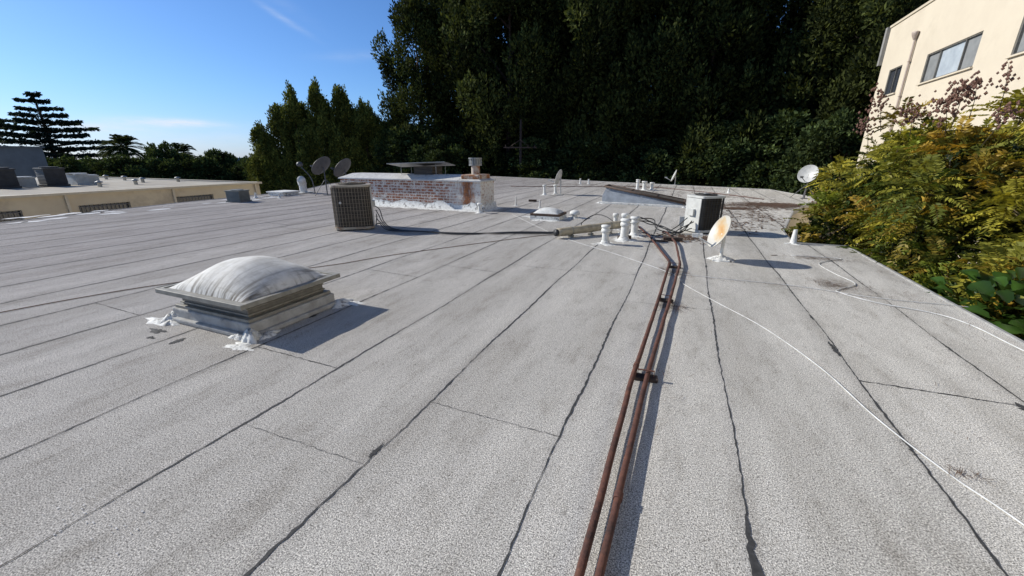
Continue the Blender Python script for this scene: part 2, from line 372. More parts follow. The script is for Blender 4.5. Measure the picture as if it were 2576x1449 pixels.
for i,(x,y,zt,s,n) in enumerate([(-63,23,1.5,1,0),(-60,26.5,1.7,1,1),(-59,30,1.4,.9,0),(-57,33.5,1.6,1,1),(-62,32,3.2,.75,0),(-59,37.0,2.5,.85,1),(-66,19,1.3,1,1),(-56.5,39.2,1.5,.8,0),(-53,36.6,1.2,.8,1),(-68,27,1.4,1,0),(-57,42,1.0,.8,1),(-63,41,1.9,.7,0),(-58.2,35.6,1.0,.8,0),(-68,15,1.2,1.1,0),(-65,36,2.0,.8,1)]):
    plant_tree('garden_tree','bushy green tree behind the neighbouring flat roof','tree',(x,y,-7),rnd[n][0],rnd[n][1],(s,s,(zt+7)/9.4),i*1.7,'garden trees behind the neighbouring roof')

def cedar():
    parts=[];mb=MB(); mb.tube(crom([(0,0,0),(.2,0,6),(0,.2,14),(0,0,19.0)],4),[.5*(1-i/13)+.03 for i in range(13)],8)
    for lv in range(14):
        t=lv/13; z0_=6.0+12.8*t; nb=6 if t<.75 else 4
        for j in range(nb):
            L=(12.0*(1-t)**1.0+.7)*random.uniform(.62,1.08); a=lv*1.1+j*6.283/nb+random.uniform(-.3,.3); z=z0_+random.uniform(-.15,.15)
            dx,dy=math.cos(a),math.sin(a); e=(dx*L,dy*L,z+L*.05)
            mb.tube([(0,0,z-.5),(dx*L*.5,dy*L*.5,z+.1),e],[.14*(1-t)+.03,.08*(1-t)+.02,.02],5)
            n=int(300*L/5)+90; u=.12+.88*rng.random(n)**.7; w=(.26*L+.5)*(.35+.65*np.sin(np.pi*np.minimum(u*1.1,1)))
            lat=rng.normal(size=n)*.45*w
            P=np.stack([dx*L*u-dy*lat,dy*L*u+dx*lat,z+.1+.05*L*u-abs(lat)*.08+rng.normal(size=n)*.10],1)
            D=np.stack([dx+rng.normal(size=n)*.6,dy+rng.normal(size=n)*.6,rng.normal(size=n)*.3-.1],1)
            parts.append(leaves(P,D,.40*(.6+.8*rng.random(n)),.28,colmix(n,(.012,.022,.016),(.040,.058,.040))))
    me=bpy.data.meshes.new('trunk'); me.from_pydata(mb.v,[],mb.f); me.materials.append(M_bark)
    return me,leaf_mesh('crown',parts,M_leaf)
tm,cm=cedar(); plant_tree('cedar_tree','dark layered cedar with flat spreading branches','tree',(-92.6,32.9,-8.2),tm,cm,(1.04,1.04,1.0),.4)

def palm(nf,L):
    mb=MB(); mb.tube([(0,0,0),(.1,0,4),(0,.1,8)],[.35,.28,.32],8)
    parts=[]
    for i in range(nf):
        a=i*2.399; el=rad(random.uniform(-15,75)); d=np.array([math.cos(a)*math.cos(el),math.sin(a)*math.cos(el),math.sin(el)])
        t=np.repeat(np.linspace(.12,1,26),2); sgn=np.tile([1,-1],26)
        P=np.array([0,0,8.])+d*L*t[:,None]+np.array([0,0,-1])*(L*.55*t**2)[:,None]
        side=unit(np.cross(d,[0,0,1])[None,:]+1e-6)[0]
        D=side*sgn[:,None]+d*.7+np.array([0,0,-.35]); 
        parts.append(leaves(P,D,L*.26*np.sin(np.pi*(t*.85+.1))+.1,.09,colmix(52,(.03,.05,.015),(.10,.12,.04)),N=np.tile([0,0,1.],(52,1))+rng.normal(size=(52,3))*.3))
    me=bpy.data.meshes.new('trunk'); me.from_pydata(mb.v,[],mb.f); me.materials.append(M_bark)
    return me,leaf_mesh('crown',parts,M_leaf)
tm,cm=palm(60,2.9)
plant_tree('palm_tree','feathery date palm above a band of garden trees','tree',(-68.6,31.2,-6.0),tm,cm,(1,1,1.12),0,'date palms')
plant_tree('palm_tree','feathery date palm above a band of garden trees','tree',(-67.5,37.3,-6.0),tm,cm,(.85,.85,1.03),1,'date palms')
tm,cm=palm(26,1.7)
plant_tree('banana_plant','bright broad-leaved plant rising behind the brick chimney','plant',(-21.8,33.9,-6.6),tm,cm,(1,1,1),1)

# ---------------------------------------------------------------- yellow-green pinnate trees
def fronds(base,dirs,L,nl=12,leafl=.086,droop=.42,cols=None):
    parts=[];n=len(base); d=unit(dirs)
    side=unit(np.cross(d,np.tile([0,0,1.],(n,1))+rng.normal(size=(n,3))*.35)); up=np.cross(side,d)
    for j in range(nl):
        t=.12+.88*j/(nl-1)
        for s in(1,-1):
            P=base+d*(L*t)[:,None]+np.array([0,0,-1.])*(L*droop*t*t)[:,None]
            tan=unit(d+np.array([0,0,-1.])*(2*droop*t))
            D=side*s*.9+tan*.5+np.array([0,0,-.2])+rng.normal(size=(n,3))*.15
            sz=leafl*(.6+.6*math.sin(math.pi*(t*.8+.12)))*(.8+.4*rng.random(n))
            parts.append(leaves(P,D,sz,.19,cols*(.75+.5*rng.random((n,1))),N=up+rng.normal(size=(n,3))*.32))
    P=base; tip=base+d*L[:,None]+np.array([0,0,-1.])*(L*droop)[:,None]; midp=base+d*(L*.55)[:,None]+np.array([0,0,-1.])*(L*droop*.3)[:,None]
    rc=np.tile([.14,.11,.04],(n,1))
    parts.append(leaves(P,midp-P,np.linalg.norm(midp-P,axis=1),.010,rc)); parts.append(leaves(midp,tip-midp,np.linalg.norm(tip-midp,axis=1),.010,rc))
    return parts
def shrub(name,label,cat,loc,ells,nf,pods):
    o=thing(name,label,cat,loc)
    mb=MB(); rx,ry,rz=loc
    sub=[]
    for (c,r) in ells:
        mb.tube(crom([loc,((rx+c[0])/2+.1,(ry+c[1])/2,(rz+c[2])/2-.2),c],4),[.07,.065,.06,.055,.05,.045,.04,.035,.03],7)
        for i in range(13):
            u=Vector((random.gauss(0,1),random.gauss(0,1),random.gauss(.2,1))).normalized(); e=Vector(c)+Vector((u.x*r[0],u.y*r[1],u.z*r[2]))*random.uniform(.6,1.08)
            mb.tube([c,(Vector(c)+e)/2+Vector((0,0,-.08)),e],[.022,.014,.006],5); sub.append((e,min(r)*.34,c,r))
    mb.obj('trunk',[M_twig],o)
    parts=[]
    for (c,r) in ells:
        vol=r[0]*r[1]*r[2]; n=int(nf*.28*(vol**.66))
        u=unit(rng.normal(size=(n,3))); rr=(.40+.50*rng.random(n)**.5)
        base=np.array(c)+u*np.array(r)*rr[:,None]*.82
        dirs=u+rng.normal(size=(n,3))*.35+np.array([-.05,-.05,.4])
        h=np.clip((base[:,2]-(c[2]-r[2]*.7))/(r[2]*1.6),0,1)*.5+.4*rng.random(n)-.15+.3*(rr-.75)  # random leaf tone, plus top-lit brightening painted in by height
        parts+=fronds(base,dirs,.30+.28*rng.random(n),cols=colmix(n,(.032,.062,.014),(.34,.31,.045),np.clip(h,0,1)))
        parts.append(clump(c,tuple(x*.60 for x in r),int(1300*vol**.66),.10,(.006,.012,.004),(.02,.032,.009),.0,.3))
    for (e,rs,c,r) in sub:
        n=int(nf*.056*(r[0]*r[1]*r[2])**.66)+7
        u=unit(rng.normal(size=(n,3))+np.array([0,0,.3])); base=np.array(e)+u*rs*(.2+.5*rng.random((n,1)))
        tone=random.uniform(.0,1.0)*.65+.38*min(1,max(0,(e.z-(c[2]-r[2]*.5))/(r[2]*1.4)))  # random clump tone, with the lit crown top painted in as brighter colour
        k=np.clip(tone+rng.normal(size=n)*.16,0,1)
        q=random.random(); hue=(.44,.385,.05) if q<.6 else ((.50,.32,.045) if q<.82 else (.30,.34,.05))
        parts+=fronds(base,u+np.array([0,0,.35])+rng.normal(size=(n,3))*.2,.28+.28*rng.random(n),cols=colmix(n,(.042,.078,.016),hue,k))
    me=leaf_mesh('crown',parts,M_leafb,o); mesh_obj('crown',me,o)
    for (b0,tip,w,n) in pods:
        mb=MB(); b0=Vector(b0);tip=Vector(tip); mb.tube([b0,(b0+tip)/2+Vector((.02,0,0)),tip],[.006,.004,.002],5,1)
        for i in range(n):
            t=.5+.5*random.random(); p=b0.lerp(tip,t)+Vector((random.gauss(0,w),random.gauss(0,w),random.gauss(0,w*.7))); s_=random.uniform(.017,.028)
            mb.add([p+Vector((s_,0,0)),p-Vector((s_,0,0)),p+Vector((0,s_,0)),p-Vector((0,s_,0)),p+Vector((0,0,s_*1.3)),p-Vector((0,0,s_*1.1))],[(0,2,4),(2,1,4),(1,3,4),(3,0,4),(2,0,5),(1,2,5),(3,1,5),(0,3,5)],0)
        mb.obj('seed_cluster',[M_pod,M_twig],o)
    return o
shrub('golden_rain_tree','yellow-green feathery-leaved tree with brown seed heads overhanging the roof edge','tree',(4.6,8.4,-4),
      [((4.7,8.3,.90),(1.25,1.7,1.2)),((3.95,8.8,1.05),(.85,1.1,1.0)),((5.6,7.2,.90),(1.4,1.6,1.25)),((4.0,7.4,-.30),(.75,1.3,.8)),((4.6,9.6,1.20),(1.0,1.3,1.05)),((4.3,6.4,-.05),(.7,.9,.7)),((4.6,7.4,.55),(.8,.9,.9)),((3.5,8.3,.0),(.5,.7,.6))],440,
      [((3.45,8.2,2.0),(3.42,8.17,2.60),.06,80),((3.55,8.55,1.9),(3.4,8.5,2.40),.10,90),((3.85,8.1,2.1),(3.79,8.11,2.76),.035,24),((3.1,9.6,2.0),(2.98,9.9,2.78),.055,70),((3.3,9.0,1.9),(3.25,9.1,2.35),.09,60),((3.7,7.9,1.7),(3.8,7.8,2.2),.06,36),((3.7,8.4,2.1),(3.65,8.4,2.62),.06,50)])
shrub('golden_rain_tree','low spreading feathery-leaved tree filling the light well','tree',(3.7,11.6,-4),
      [((3.75,11.0,.55),(.95,1.4,1.0)),((2.95,10.3,.05),(.75,.95,.6)),((4.9,12.2,.9),(1.2,1.7,1.2)),((3.75,10.4,1.30),(.70,.9,.85))],440,
      [((3.3,10.6,1.7),(3.05,10.4,2.35),.08,70),((3.3,11.6,.9),(2.95,11.9,.75),.06,24),((3.3,11.5,.6),(2.8,11.6,.50),.05,20)])
def fig():
    o=thing('fiddle_leaf_fig','glossy broad-leaved fig shrub below the roof edge','shrub',(3.7,5.6,-4))
    mb=MB()
    V=[];F=[];Cc=[]
    rngl=[(3.55,5.7,-.30,.75),(3.4,6.3,-.35,.55),(3.7,4.9,-.45,.75)]
    for (cx,cy,cz,R) in rngl:
        mb.tube(crom([(3.7,5.6,-4),(cx+.1,cy,-2),(cx,cy,cz)],4),.03,6)
        for i in range(160):
            u=Vector((random.gauss(0,1),random.gauss(0,1),random.gauss(.3,.8))).normalized(); p=Vector((cx,cy,cz))+u*R*random.uniform(.45,1)
            d=(u+Vector((random.gauss(0,.3),random.gauss(0,.3),random.gauss(.1,.3)))).normalized(); n=Vector((random.gauss(0,.3),random.gauss(0,.3),1)); s=d.cross(n).normalized(); n=s.cross(d)
            L=random.uniform(.16,.28); k=random.uniform(.5,1.3); c=(.034*k,.075*k,.012*k) if random.random()<.93 else (.14,.15,.02)
            o0=len(V); prof=[(0,.01),(.2,.22),(.45,.25),(.7,.36),(.9,.28),(1,.03)]
            for (t,w) in prof:
                q=p+d*L*t-Vector((0,0,1))*L*.3*t*t
                V+=[q+s*w*L+n*w*L*.35,q,q-s*w*L+n*w*L*.35]; Cc+=[c,(c[0]*1.6,c[1]*1.5,c[2]*1.6),c]
            for j in range(5):
                a=o0+3*j; F+=[(a,a+1,a+4,a+3),(a+1,a+2,a+5,a+4)]
    mb.obj('trunk',[M_twig],o)
    me=bpy.data.meshes.new('crown'); me.from_pydata([tuple(v-Vector(o.location)) for v in V],[],F); at=me.color_attributes.new('Col','FLOAT_COLOR','POINT')
    for i,c in enumerate(Cc): at.data[i].color=(*c,1)
    me.materials.append(M_leafg); me.polygons.foreach_set('use_smooth',[True]*len(F)); mesh_obj('crown',me,o)
fig()

# ---------------------------------------------------------------- terrain
def terrain():
    mb=MB(); radii=[0,20,50,90,150,250,400,700,1200,2000,3500,6000,9500]; n=48; vs=[(0,0,-4)]
    for r in radii[1:]:
        for i in range(n):
            a=2*math.pi*i/n; x,y=r*math.cos(a),r*math.sin(a)
            k=min(1,max(0,(r-60)/1400)); z=-4-2.5*min(1,r/60)-60*k*k*(3-2*k); vs.append((x,y,z))
    fs=[(0,1+i,1+(i+1)%n) for i in range(n)]
    for k in range(len(radii)-2):
        for i in range(n):
            j=(i+1)%n; fs.append((1+k*n+i,1+(k+1)*n+i,1+(k+1)*n+j,1+k*n+j))
    mb.add(vs,fs,0,True)
    m,t,b=base_mat('town_ground'); b.inputs['Roughness'].default_value=1
    P=t.new('ShaderNodeNewGeometry').outputs['Position']
    c=t.mix(t.ramp(t.noise(P,.05,6,.7),[(.4,C(0)),(.6,C(1))]),C(.05,.06,.035),C(.16,.15,.13))
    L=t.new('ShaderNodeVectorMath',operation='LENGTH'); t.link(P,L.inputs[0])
    k=t.math('POWER',t.math('DIVIDE',L.outputs['Value'],5000,True),.45); c=t.mix(k,c,C(.16,.26,.40)); t.link(c,b.inputs['Base Color'])  # aerial haze painted into the ground colour, bluer with distance
    mb.obj('ground',[m],kind='structure')
    mb=MB(); vs=[];fs=[];N=80
    for i in range(N):
        az=rad(-80+60*i/(N-1)); r=6500; x,y=math.sin(az)*r,math.cos(az)*r
        hgt=-12+20*math.sin(i*.21)+9*math.sin(i*.63+1)+6*random.random()
        vs+=[(x,y,-70),(x*.995,y*.995,hgt)]
    fs=[(2*i,2*i+2,2*i+3,2*i+1) for i in range(N-1)]
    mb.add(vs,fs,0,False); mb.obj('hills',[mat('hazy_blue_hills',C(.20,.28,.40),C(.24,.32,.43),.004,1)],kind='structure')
terrain()

# ---------------------------------------------------------------- our building
poly=[(2.95,-3),(2.88,9.05),(2.03,9.06),(2.12,10.4),(3.15,14.76),(5.06,20.0),(4.03,24.8),(-15.9,33.3),(-24.8,31.4),(-20.7,19.4),(-17.6,14.5),(-16.85,8.57),(-15.75,4.2),(-15.0,-3)]
def inside(x,y):
    c=False;n=len(poly)
    for i in range(n):
        x1,y1=poly[i];x2,y2=poly[(i+1)%n]
        if (y1>y)!=(y2>y) and x<(x2-x1)*(y-y1)/(y2-y1)+x1: c=not c
    return c
B=thing('apartment_building','low apartment block with pale granulated flat roof','building',(-6,12,-4))
mb=MB(); mb.prism(poly,-.14,0,0)
def strip(pts,w,m=1,z=.003):
    vs=[];N=len(pts);wid=w if hasattr(w,'__len__') else [w]*N
    for i,(x,y) in enumerate(pts):
        x2,y2=pts[min(i+1,N-1)];x1,y1=pts[max(i-1,0)]; dx,dy=x2-x1,y2-y1; L=math.hypot(dx,dy) or 1; nx,ny=-dy/L,dx/L
        a=wid[i]/2*random.uniform(.4,1.5);b_=wid[i]/2*random.uniform(.4,1.5)
        vs+=[(x+nx*a,y+ny*a,z),(x-nx*b_,y-ny*b_,z)]
    mb.add(vs,[(2*i,2*i+1,2*i+3,2*i+2) for i in range(N-1)],m)
for k in range(-28,7):
    x0=-.486+.915*k; ph=random.random()*10; seg=[];wd=[];y=-3
    blob=0; far=max(0,min(1,(-x0-3)/6))
    while y<34:
        x=x0+.012*math.sin(y*.9+ph)+.007*math.sin(y*3.1+ph*2)+random.gauss(0,.0022)
        if random.random()<.006: blob=random.randint(2,4); bw=random.uniform(.014,.022)
        w=max(.003,.0078+.0038*math.sin(y*1.7+ph)+.0022*math.sin(y*5.3+ph*3))+random.uniform(0,.004)+.016*far+(0 if y<6 else min(.014,(y-6)*.002))
        if blob>0: w=max(w,bw); blob-=1
        if inside(x,y): seg.append((x,y)); wd.append(w)
        else:
            if len(seg)>2: strip(seg,wd)
            seg=[];wd=[]
        y+=.035 if y<8 else .15
    if len(seg)>2: strip(seg,wd)
def xline(xa,ya,xb,yb,w=.008,n=40):
    strip([(xa+(xb-xa)*i/n,ya+(yb-ya)*i/n+random.gauss(0,.003)) for i in range(n+1)],[w*random.uniform(.3,1.3) for _ in range(n+1)],1,.0035)
for J in [(-1.40,1.90,-.49,1.90,.004),(1.34,3.35,2.23,3.37,.012),(-3.23,4.31,-4.14,4.36,.009),(-2.32,5.42,-1.40,5.45,.008),(-.49,4.43,.43,4.5,.006),(-3.23,2.01,-2.32,2.0,.007),(-5.06,2.03,-5.97,2.05,.009),(-2.32,1.26,-1.40,1.28,.003),(-3.3,5.0,-2.32,4.95,.008),(-9.64,6.88,-8.72,6.8,.014),(-8.72,6.5,-7.8,6.5,.014),(-1.40,5.45,-.49,5.6,.007)]:
    xline(*J)
for k in range(-17,3):
    for y in np.arange(8+random.random()*6,30,9.5):
        x=-.486+.915*k
        if inside(x,y) and inside(x+.915,y): xline(x,y,x+.915,y,.013,16)
for (x,y,l,w) in [(.435,1.15,.55,.028),(-1.41,1.33,.12,.022),(-4.0,1.74,.14,.05),(2.20,3.25,.16,.045),(1.335,3.75,.30,.032),(1.35,4.6,.15,.016),(1.34,2.5,.2,.018),(2.24,4.2,.2,.018)]:
    n=16; strip([(x+random.gauss(0,.003),y+l*i/n) for i in range(n+1)],[w*math.sin(math.pi*(i+.5)/(n+1))+.004 for i in range(n+1)],1,.004)
def fleck(x,y,s,m=2,ax=1):
    n=7; vs=[(x+s*random.uniform(.5,1.2)*math.cos(6.283*i/n),y+s*ax*random.uniform(.5,1.2)*math.sin(6.283*i/n),.0045) for i in range(n)]; mb.add(vs,[tuple(range(n))],m)
for i in range(46): fleck(random.gauss(-2.32,.16),random.gauss(.52,.07),random.uniform(.002,.006))
for i in range(60): fleck(random.uniform(-3.5,-1.6),random.uniform(.3,1.6),random.uniform(.001,.003))
for i in range(34): fleck(random.uniform(-16.8,-15.2),random.uniform(4,13),random.uniform(.05,.22),2,2)
for i in range(30): fleck(random.uniform(-12,2),random.uniform(.8,9),random.uniform(.003,.008),1)
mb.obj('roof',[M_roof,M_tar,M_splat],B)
mb=MB(); ins=[(x*.995+(.0 if x<0 else -.02),y) for x,y in poly]; mb.prism(ins,-8,-.14,0,cap=False); mb.obj('wall',[M_cream],B)
mb=MB()
for i in range(len(poly)):
    a=Vector((*poly[i],0));b_=Vector((*poly[(i+1)%len(poly)],0)); d=(b_-a); L=d.length; ang=math.atan2(d.y,d.x)
    mb.box(tuple((a+b_)/2+Vector((0,0,-.05))),(L+.02,.03,.13),0,Matrix.Rotation(ang,3,'Z'))
mb.obj('drip_edge',[M_edge],B)

# ---------------------------------------------------------------- big skylight
S=thing('dome_skylight','dirty white dome skylight on a grey sealed curb','skylight',(-4.0,2.58,0))
cx,cy=-3.99,2.58
mb=MB(); mb.box((cx,cy,.07),(1.14,.97,.14)); mb.box((cx,cy-.49,.025),(1.2,.07,.05)); mb.box((cx+.575,cy,.025),(.07,1.0,.05)); mb.obj('curb',[M_curb],S,bevel=.015)
mb=MB(); mb.box((cx,cy,.155),(1.08,.93,.03),0); mb.box((cx,cy,.23),(.97,.84,.13),1); mb.box((cx,cy,.195),(1.0,.87,.014),0); mb.box((cx,cy,.25),(.99,.86,.012),0); mb.obj('frame',[M_alu,M_alud],S,bevel=.004)
mb=MB()
mb.box((cx,cy,.305),(1.10,.97,.03)); 
for dx,dy,sx,sy in((0,-.53,1.24,.05),(0,.53,1.24,.05),(.595,0,.05,1.01),(-.595,0,.05,1.01)): mb.box((cx+dx,cy+dy,.328),(sx,sy,.045))
mb.box((cx,cy,.336),(1.14,1.01,.012)); mb.obj('rim',[M_alu],S,bevel=.004)
mb=MB(); n=36; vs=[];fs=[]
for j in range(n+1):
    for i in range(n+1):
        x=-1+2*i/n;y=-1+2*j/n; z=(max(0,1-abs(x)**2.0)**.72)*(max(0,1-abs(y)**2.0)**.72)
        vs.append((cx+x*.545,cy+y*.475,.343+.25*z+.004*math.sin(x*9+y*3)*(z>.02)))
for j in range(n):
    for i in range(n): a=j*(n+1)+i; fs.append((a,a+1,a+n+2,a+n+1))
mb.add(vs,fs,0,True); mb.obj('dome',[M_dome],S)
def blob(mb,x,y,rx,ry,h,m=0,n=30,rings=6,jit=.25):
    vs=[(x,y,h)];ph=[random.random()*6 for _ in range(4)]
    for r in range(1,rings+1):
        q=r/rings
        for i in range(n):
            a=6.283*i/n; k=1+.22*math.sin(3*a+ph[0])+.16*math.sin(5*a+ph[1])+.14*math.sin(9*a+ph[2])*q+.1*math.sin(14*a+ph[3])*q
            vs.append((x+rx*q*k*math.cos(a),y+ry*q*k*math.sin(a),.004*(1-q)+h*(1-q**1.6)*random.uniform(1-jit,1+jit*.6) if r<rings else .001))
    fs=[(0,1+i,1+(i+1)%n) for i in range(n)]
    for r in range(rings-1):
        for i in range(n):
            j=(i+1)%n; fs.append((1+r*n+i,1+(r+1)*n+i,1+(r+1)*n+j,1+r*n+j))
    mb.add(vs,fs,m,True)
for qs in ([(-4.56,2.11,.14,.10,.085),(-4.70,2.02,.17,.07,.018),(-4.52,2.03,.12,.06,.03)],[(-3.42,2.09,.10,.08,.10),(-3.38,1.96,.13,.07,.014),(-3.54,2.07,.14,.04,.05),(-3.36,2.2,.05,.12,.04)],[(-3.40,3.1,.12,.13,.05),(-3.28,3.18,.12,.06,.012)]):
    mb=MB()
    for q in qs: blob(mb,*q)
    mb.obj('sealant',[M_seal],S)
for q in((-4.42,1.87,.10,.04),(-4.30,1.76,.05,.02),(-3.385,2.72,.03,.06)): mb=MB(); blob(mb,*q,.006); mb.obj('tar_patch',[M_tar],S)

# ---------------------------------------------------------------- pipes
def tubething(name,label,cat,pts,r,m,n=10,group=None,extra=None):
    mb=MB(); mb.tube(pts,r,n)
    if extra: extra(mb)
    o=mb.obj(name,[m],origin=tuple(Vector(pts[0])))
    o["label"]=label;o["category"]=cat
    if group:o["group"]=group
    return o
PL=[(-.193,-.6,.045),(-.191,1.11,.045),(-.186,2.65,.05),(-.126,4.38,.05),(-.078,6.29,.05),(-.095,6.42,.05),(-.545,8.4,.055),(-.99,9.9,.06),(-1.03,10.0,.05),(-1.03,10.02,.0)]
PR=[(-.124,-.6,.04),(-.122,1.13,.04),(-.092,2.69,.045),(-.01,4.42,.045),(.068,6.27,.05),(.063,6.40,.05),(-.03,7.85,.055),(-.22,8.9,.06),(-.31,9.1,.06),(-.33,9.12,.02)]
def lin(P,n=10):
    out=[]
    for a,b_ in zip(P[:-1],P[1:]):
        for i in range(n): out.append(Vector(a).lerp(Vector(b_),i/n)+Vector((random.gauss(0,.0012),0,random.gauss(0,.0010))))
    out.append(Vector(P[-1])); return out
def coup(ys,P):
    def f(mb):
        for y in ys:
            for a,b_ in zip(P[:-1],P[1:]):
                if a[1]<=y<=b_[1]:
                    t=(y-a[1])/(b_[1]-a[1]); p=Vector(a).lerp(Vector(b_),t); d=(Vector(b_)-Vector(a)).normalized()
                    mb.cyl(p-d*.022,p+d*.022,.0215,n=12); break
    return f
tubething('gas_pipe','long rusty iron pipe running over the roof on wood blocks','pipe',lin(PL),.018,M_rust,12,'rusty roof pipes',coup([2.85,6.2],PL))
tubething('gas_pipe','long rusty iron pipe running over the roof on wood blocks','pipe',lin(PR),.017,M_rust,12,'rusty roof pipes',coup([1.55,6.2],PR))
T=None
for (x,y,r,sx) in [(-.10,2.76,.1,.17),(-.05,4.6,-.1,.16),(-.0,6.2,.2,.17),(-.33,8.2,.1,.30)]:
    T=thing('pipe_support_block','small dark weathered wood block under the rusty pipes','wood block',(x,y,0),'pipe support blocks'); mb=MB()
    R=Matrix.Rotation(r,3,'Z'); mb.box((x,y,.014),(sx,.08,.026),0,R); mb.obj('block',[M_wood],T,bevel=.006)
    mb=MB(); mb.box((x,y,.075),(sx*.7,.016,.004),0,R); mb.box((x-sx*.33,y,.05),(.004,.016,.05),0,R);mb.box((x+sx*.33,y,.05),(.004,.016,.05),0,R); mb.obj('strap',[M_rust],T)

W1=[(-4.46,10.61),(-2.37,8.02),(-.94,6.73),(-.02,5.81),(.13,5.37),(.47,4.79),(.85,4.17),(1.13,3.46),(1.27,2.84),(1.42,2.40),(1.56,2.12),(1.8,1.5)]
tubething('white_cable','thin white coaxial cable lying loose across the roof','cable',pathz(W1,.009,10),.0045,M_wcable,6,'loose white cables')
tubething('white_cable','dusty thin white cable crossing the roof seams','cable',pathz([(.0,5.85),(.53,5.83),(1.44,5.83),(2.18,5.66),(2.88,5.67),(3.0,5.67)],.009,8),.0045,M_wcable,6,'loose white cables')
tubething('white_cable','curly white cable snaking to the roof edge','cable',pathz([(1.76,7.78),(2.43,7.82),(2.25,7.6),(2.03,7.27),(2.08,6.70),(2.17,6.23),(1.93,5.9),(1.86,5.74),(2.12,5.46),(2.55,5.28),(2.72,5.0),(2.8,4.4),(2.97,3.9)],.010,8),.006,M_wcable,6,'loose white cables')
tubething('thin_black_cable','thin dark cable trailing across the roof','cable',pathz([(-6.51,1.31),(-6.33,2.06),(-6.01,2.78),(-5.36,3.56),(-4.75,4.40),(-4.34,5.30),(-3.01,7.37),(-2.2,8.4)],.008,8,.01),.005,M_needle,5)
tubething('thin_brown_cable','brown rusty conduit lying across the far roof','cable',pathz([(-9.2,21.6),(-6,22.6),(-3.4,23.6),(-1.5,23.8),(1.2,21),(2.9,18.5)],.015,6),.02,M_rust,5)

# ---------------------------------------------------------------- HVAC units
def ac(label,loc,w,h,rot,mbody,mpanel,mwire,pan_side,wide,logo=False,group='rooftop condenser units',cr=.13,hs=.045):
    o=thing('air_conditioner_unit',label,'air conditioner',loc,group)
    M=Matrix.Translation(loc)@Matrix.Rotation(rot,4,'Z'); r=w*cr
    mb=MB(M); mb.prism(rsq(w+.03,w+.03,r),.03,.08,0,True); 
    for sx in(-1,1):
        for sy in(-1,1): mb.box((sx*w*.35,sy*w*.35,.015),(.1,.1,.03),0)
    mb.obj('base_pan',[mbody],o)
    mb=MB(M); mb.prism(rsq(w-.07,w-.07,r),.08,h-.06,0,True); mb.obj('coil',[M_coil],o)
    mb=MB(M); z=.12
    out=rsq(w-.01,w-.01,r,5)
    while z<h-.06: mb.tube([(x,y,z) for x,y in out],.004,4,0,True); z+=hs
    for i in range(len(out)):
        (x1,y1),(x2,y2)=out[i],out[(i+1)%len(out)]; L=math.hypot(x2-x1,y2-y1); k=max(1,int(L/.06))
        for j in range(k): x=x1+(x2-x1)*j/k;y=y1+(y2-y1)*j/k; mb.box((x,y,h/2+.01),(.010,.010,h-.13))
    mb.obj('grille',[mwire],o)
    mb=MB(M); mb.prism(rsq(w+.02,w+.02,r),h-.055,h-.01,0,True)
    mb.cyl((0,0,h-.012),(0,0,h+.006),w*.40,w*.38,24,1)
    for q in(.1,.16,.22,.28,.34,.39): mb.tube([(q*w*math.cos(a*.2618),q*w*math.sin(a*.2618),h+.028-.03*q*q*4) for a in range(24)],.004,4,2,True)
    for a in range(8): c_,s_=math.cos(a*.785),math.sin(a*.785); mb.box((c_*w*.22,s_*w*.22,h+.02),(w*.40,.008,.006),2,Matrix.Rotation(a*.785,3,'Z'))
    mb.cyl((0,0,h+.01),(0,0,h+.04),w*.1,n=16,m=0); mb.obj('fan_top',[mbody,M_coil,mwire],o)
    mb=MB(M); sx,sy=pan_side
    mb.box((sx*(w/2+.004),wide[1],h/2+.01),(.02,wide[0],h-.15)); mb.box((sx*(w/2+.04),wide[1],h*.55),(.06,wide[0]*.4,.14))
    mb.obj('service_panel',[mpanel],o,bevel=.004)
    if logo:
        mb=MB(M); mb.cyl((-w*.28,-w/2-.006,h*.62),(-w*.28,-w/2-.012,h*.62),.026,n=16); mb.obj('emblem',[M_dish],o)
    return o
ac('bronze-grilled condenser unit with light side panel and rusty top',(-6.98,7.14,0),.82,1.0,rad(40),M_beige,M_ltpanel,M_grillem,(1,0),(.50,0),True,cr=.22,hs=.08)
ac('smaller condenser unit with pale panel and dark grille',(.44,9.72,0),.56,.80,rad(38),M_ltpanel,M_ltpanel,M_grilled,(-1,0),(.46,0))
A=thing('disconnect_box','small white electrical disconnect box beside the condenser','electrical box',(.02,9.35,0)); mb=MB(); mb.box((.02,9.35,.26),(.10,.07,.2)); mb.obj('box',[M_ltpanel],A,bevel=.006); mb=MB(); mb.cyl((.02,9.35,0),(.02,9.35,.17),.014); mb.obj('conduit',[M_galv],A)
def louvre(label,loc,sx,sy,h,m,group='small rooftop condensers',rot=0):
    o=thing('rooftop_cooling_unit',label,'cooling unit',loc,group); M=Matrix.Translation(loc)@Matrix.Rotation(rot,4,'Z')
    mb=MB(M); mb.box((0,0,h*.06),(sx,sy,h*.1)); mb.box((0,0,h*.53),(sx*.9,sy*.9,h*.8)); mb.obj('cabinet',[m],o)
    mb=MB(M)
    for i in range(10):
        z=h*.14+h*.77*i/10
        mb.box((sx*.455,0,z),(.012,sy*.86,h*.03),0,Matrix.Rotation(.5,3,'Y')); mb.box((0,-sy*.455,z),(sx*.86,.012,h*.03),0,Matrix.Rotation(-.5,3,'X'))
    mb.obj('louvre',[m],o)
    mb=MB(M); mb.box((0,0,h*.96),(sx,sy,h*.07)); mb.cyl((0,0,h),(0,0,h*1.06),sx*.36,n=20); mb.obj('lid',[m],o,bevel=.01)
M_unit=mat('grey_unit_paint',C(.22,.23,.21),C(.15,.16,.15),4,.6); M_unitd=mat('dark_unit_paint',C(.06,.06,.06),C(.035,.035,.035),4,.6)
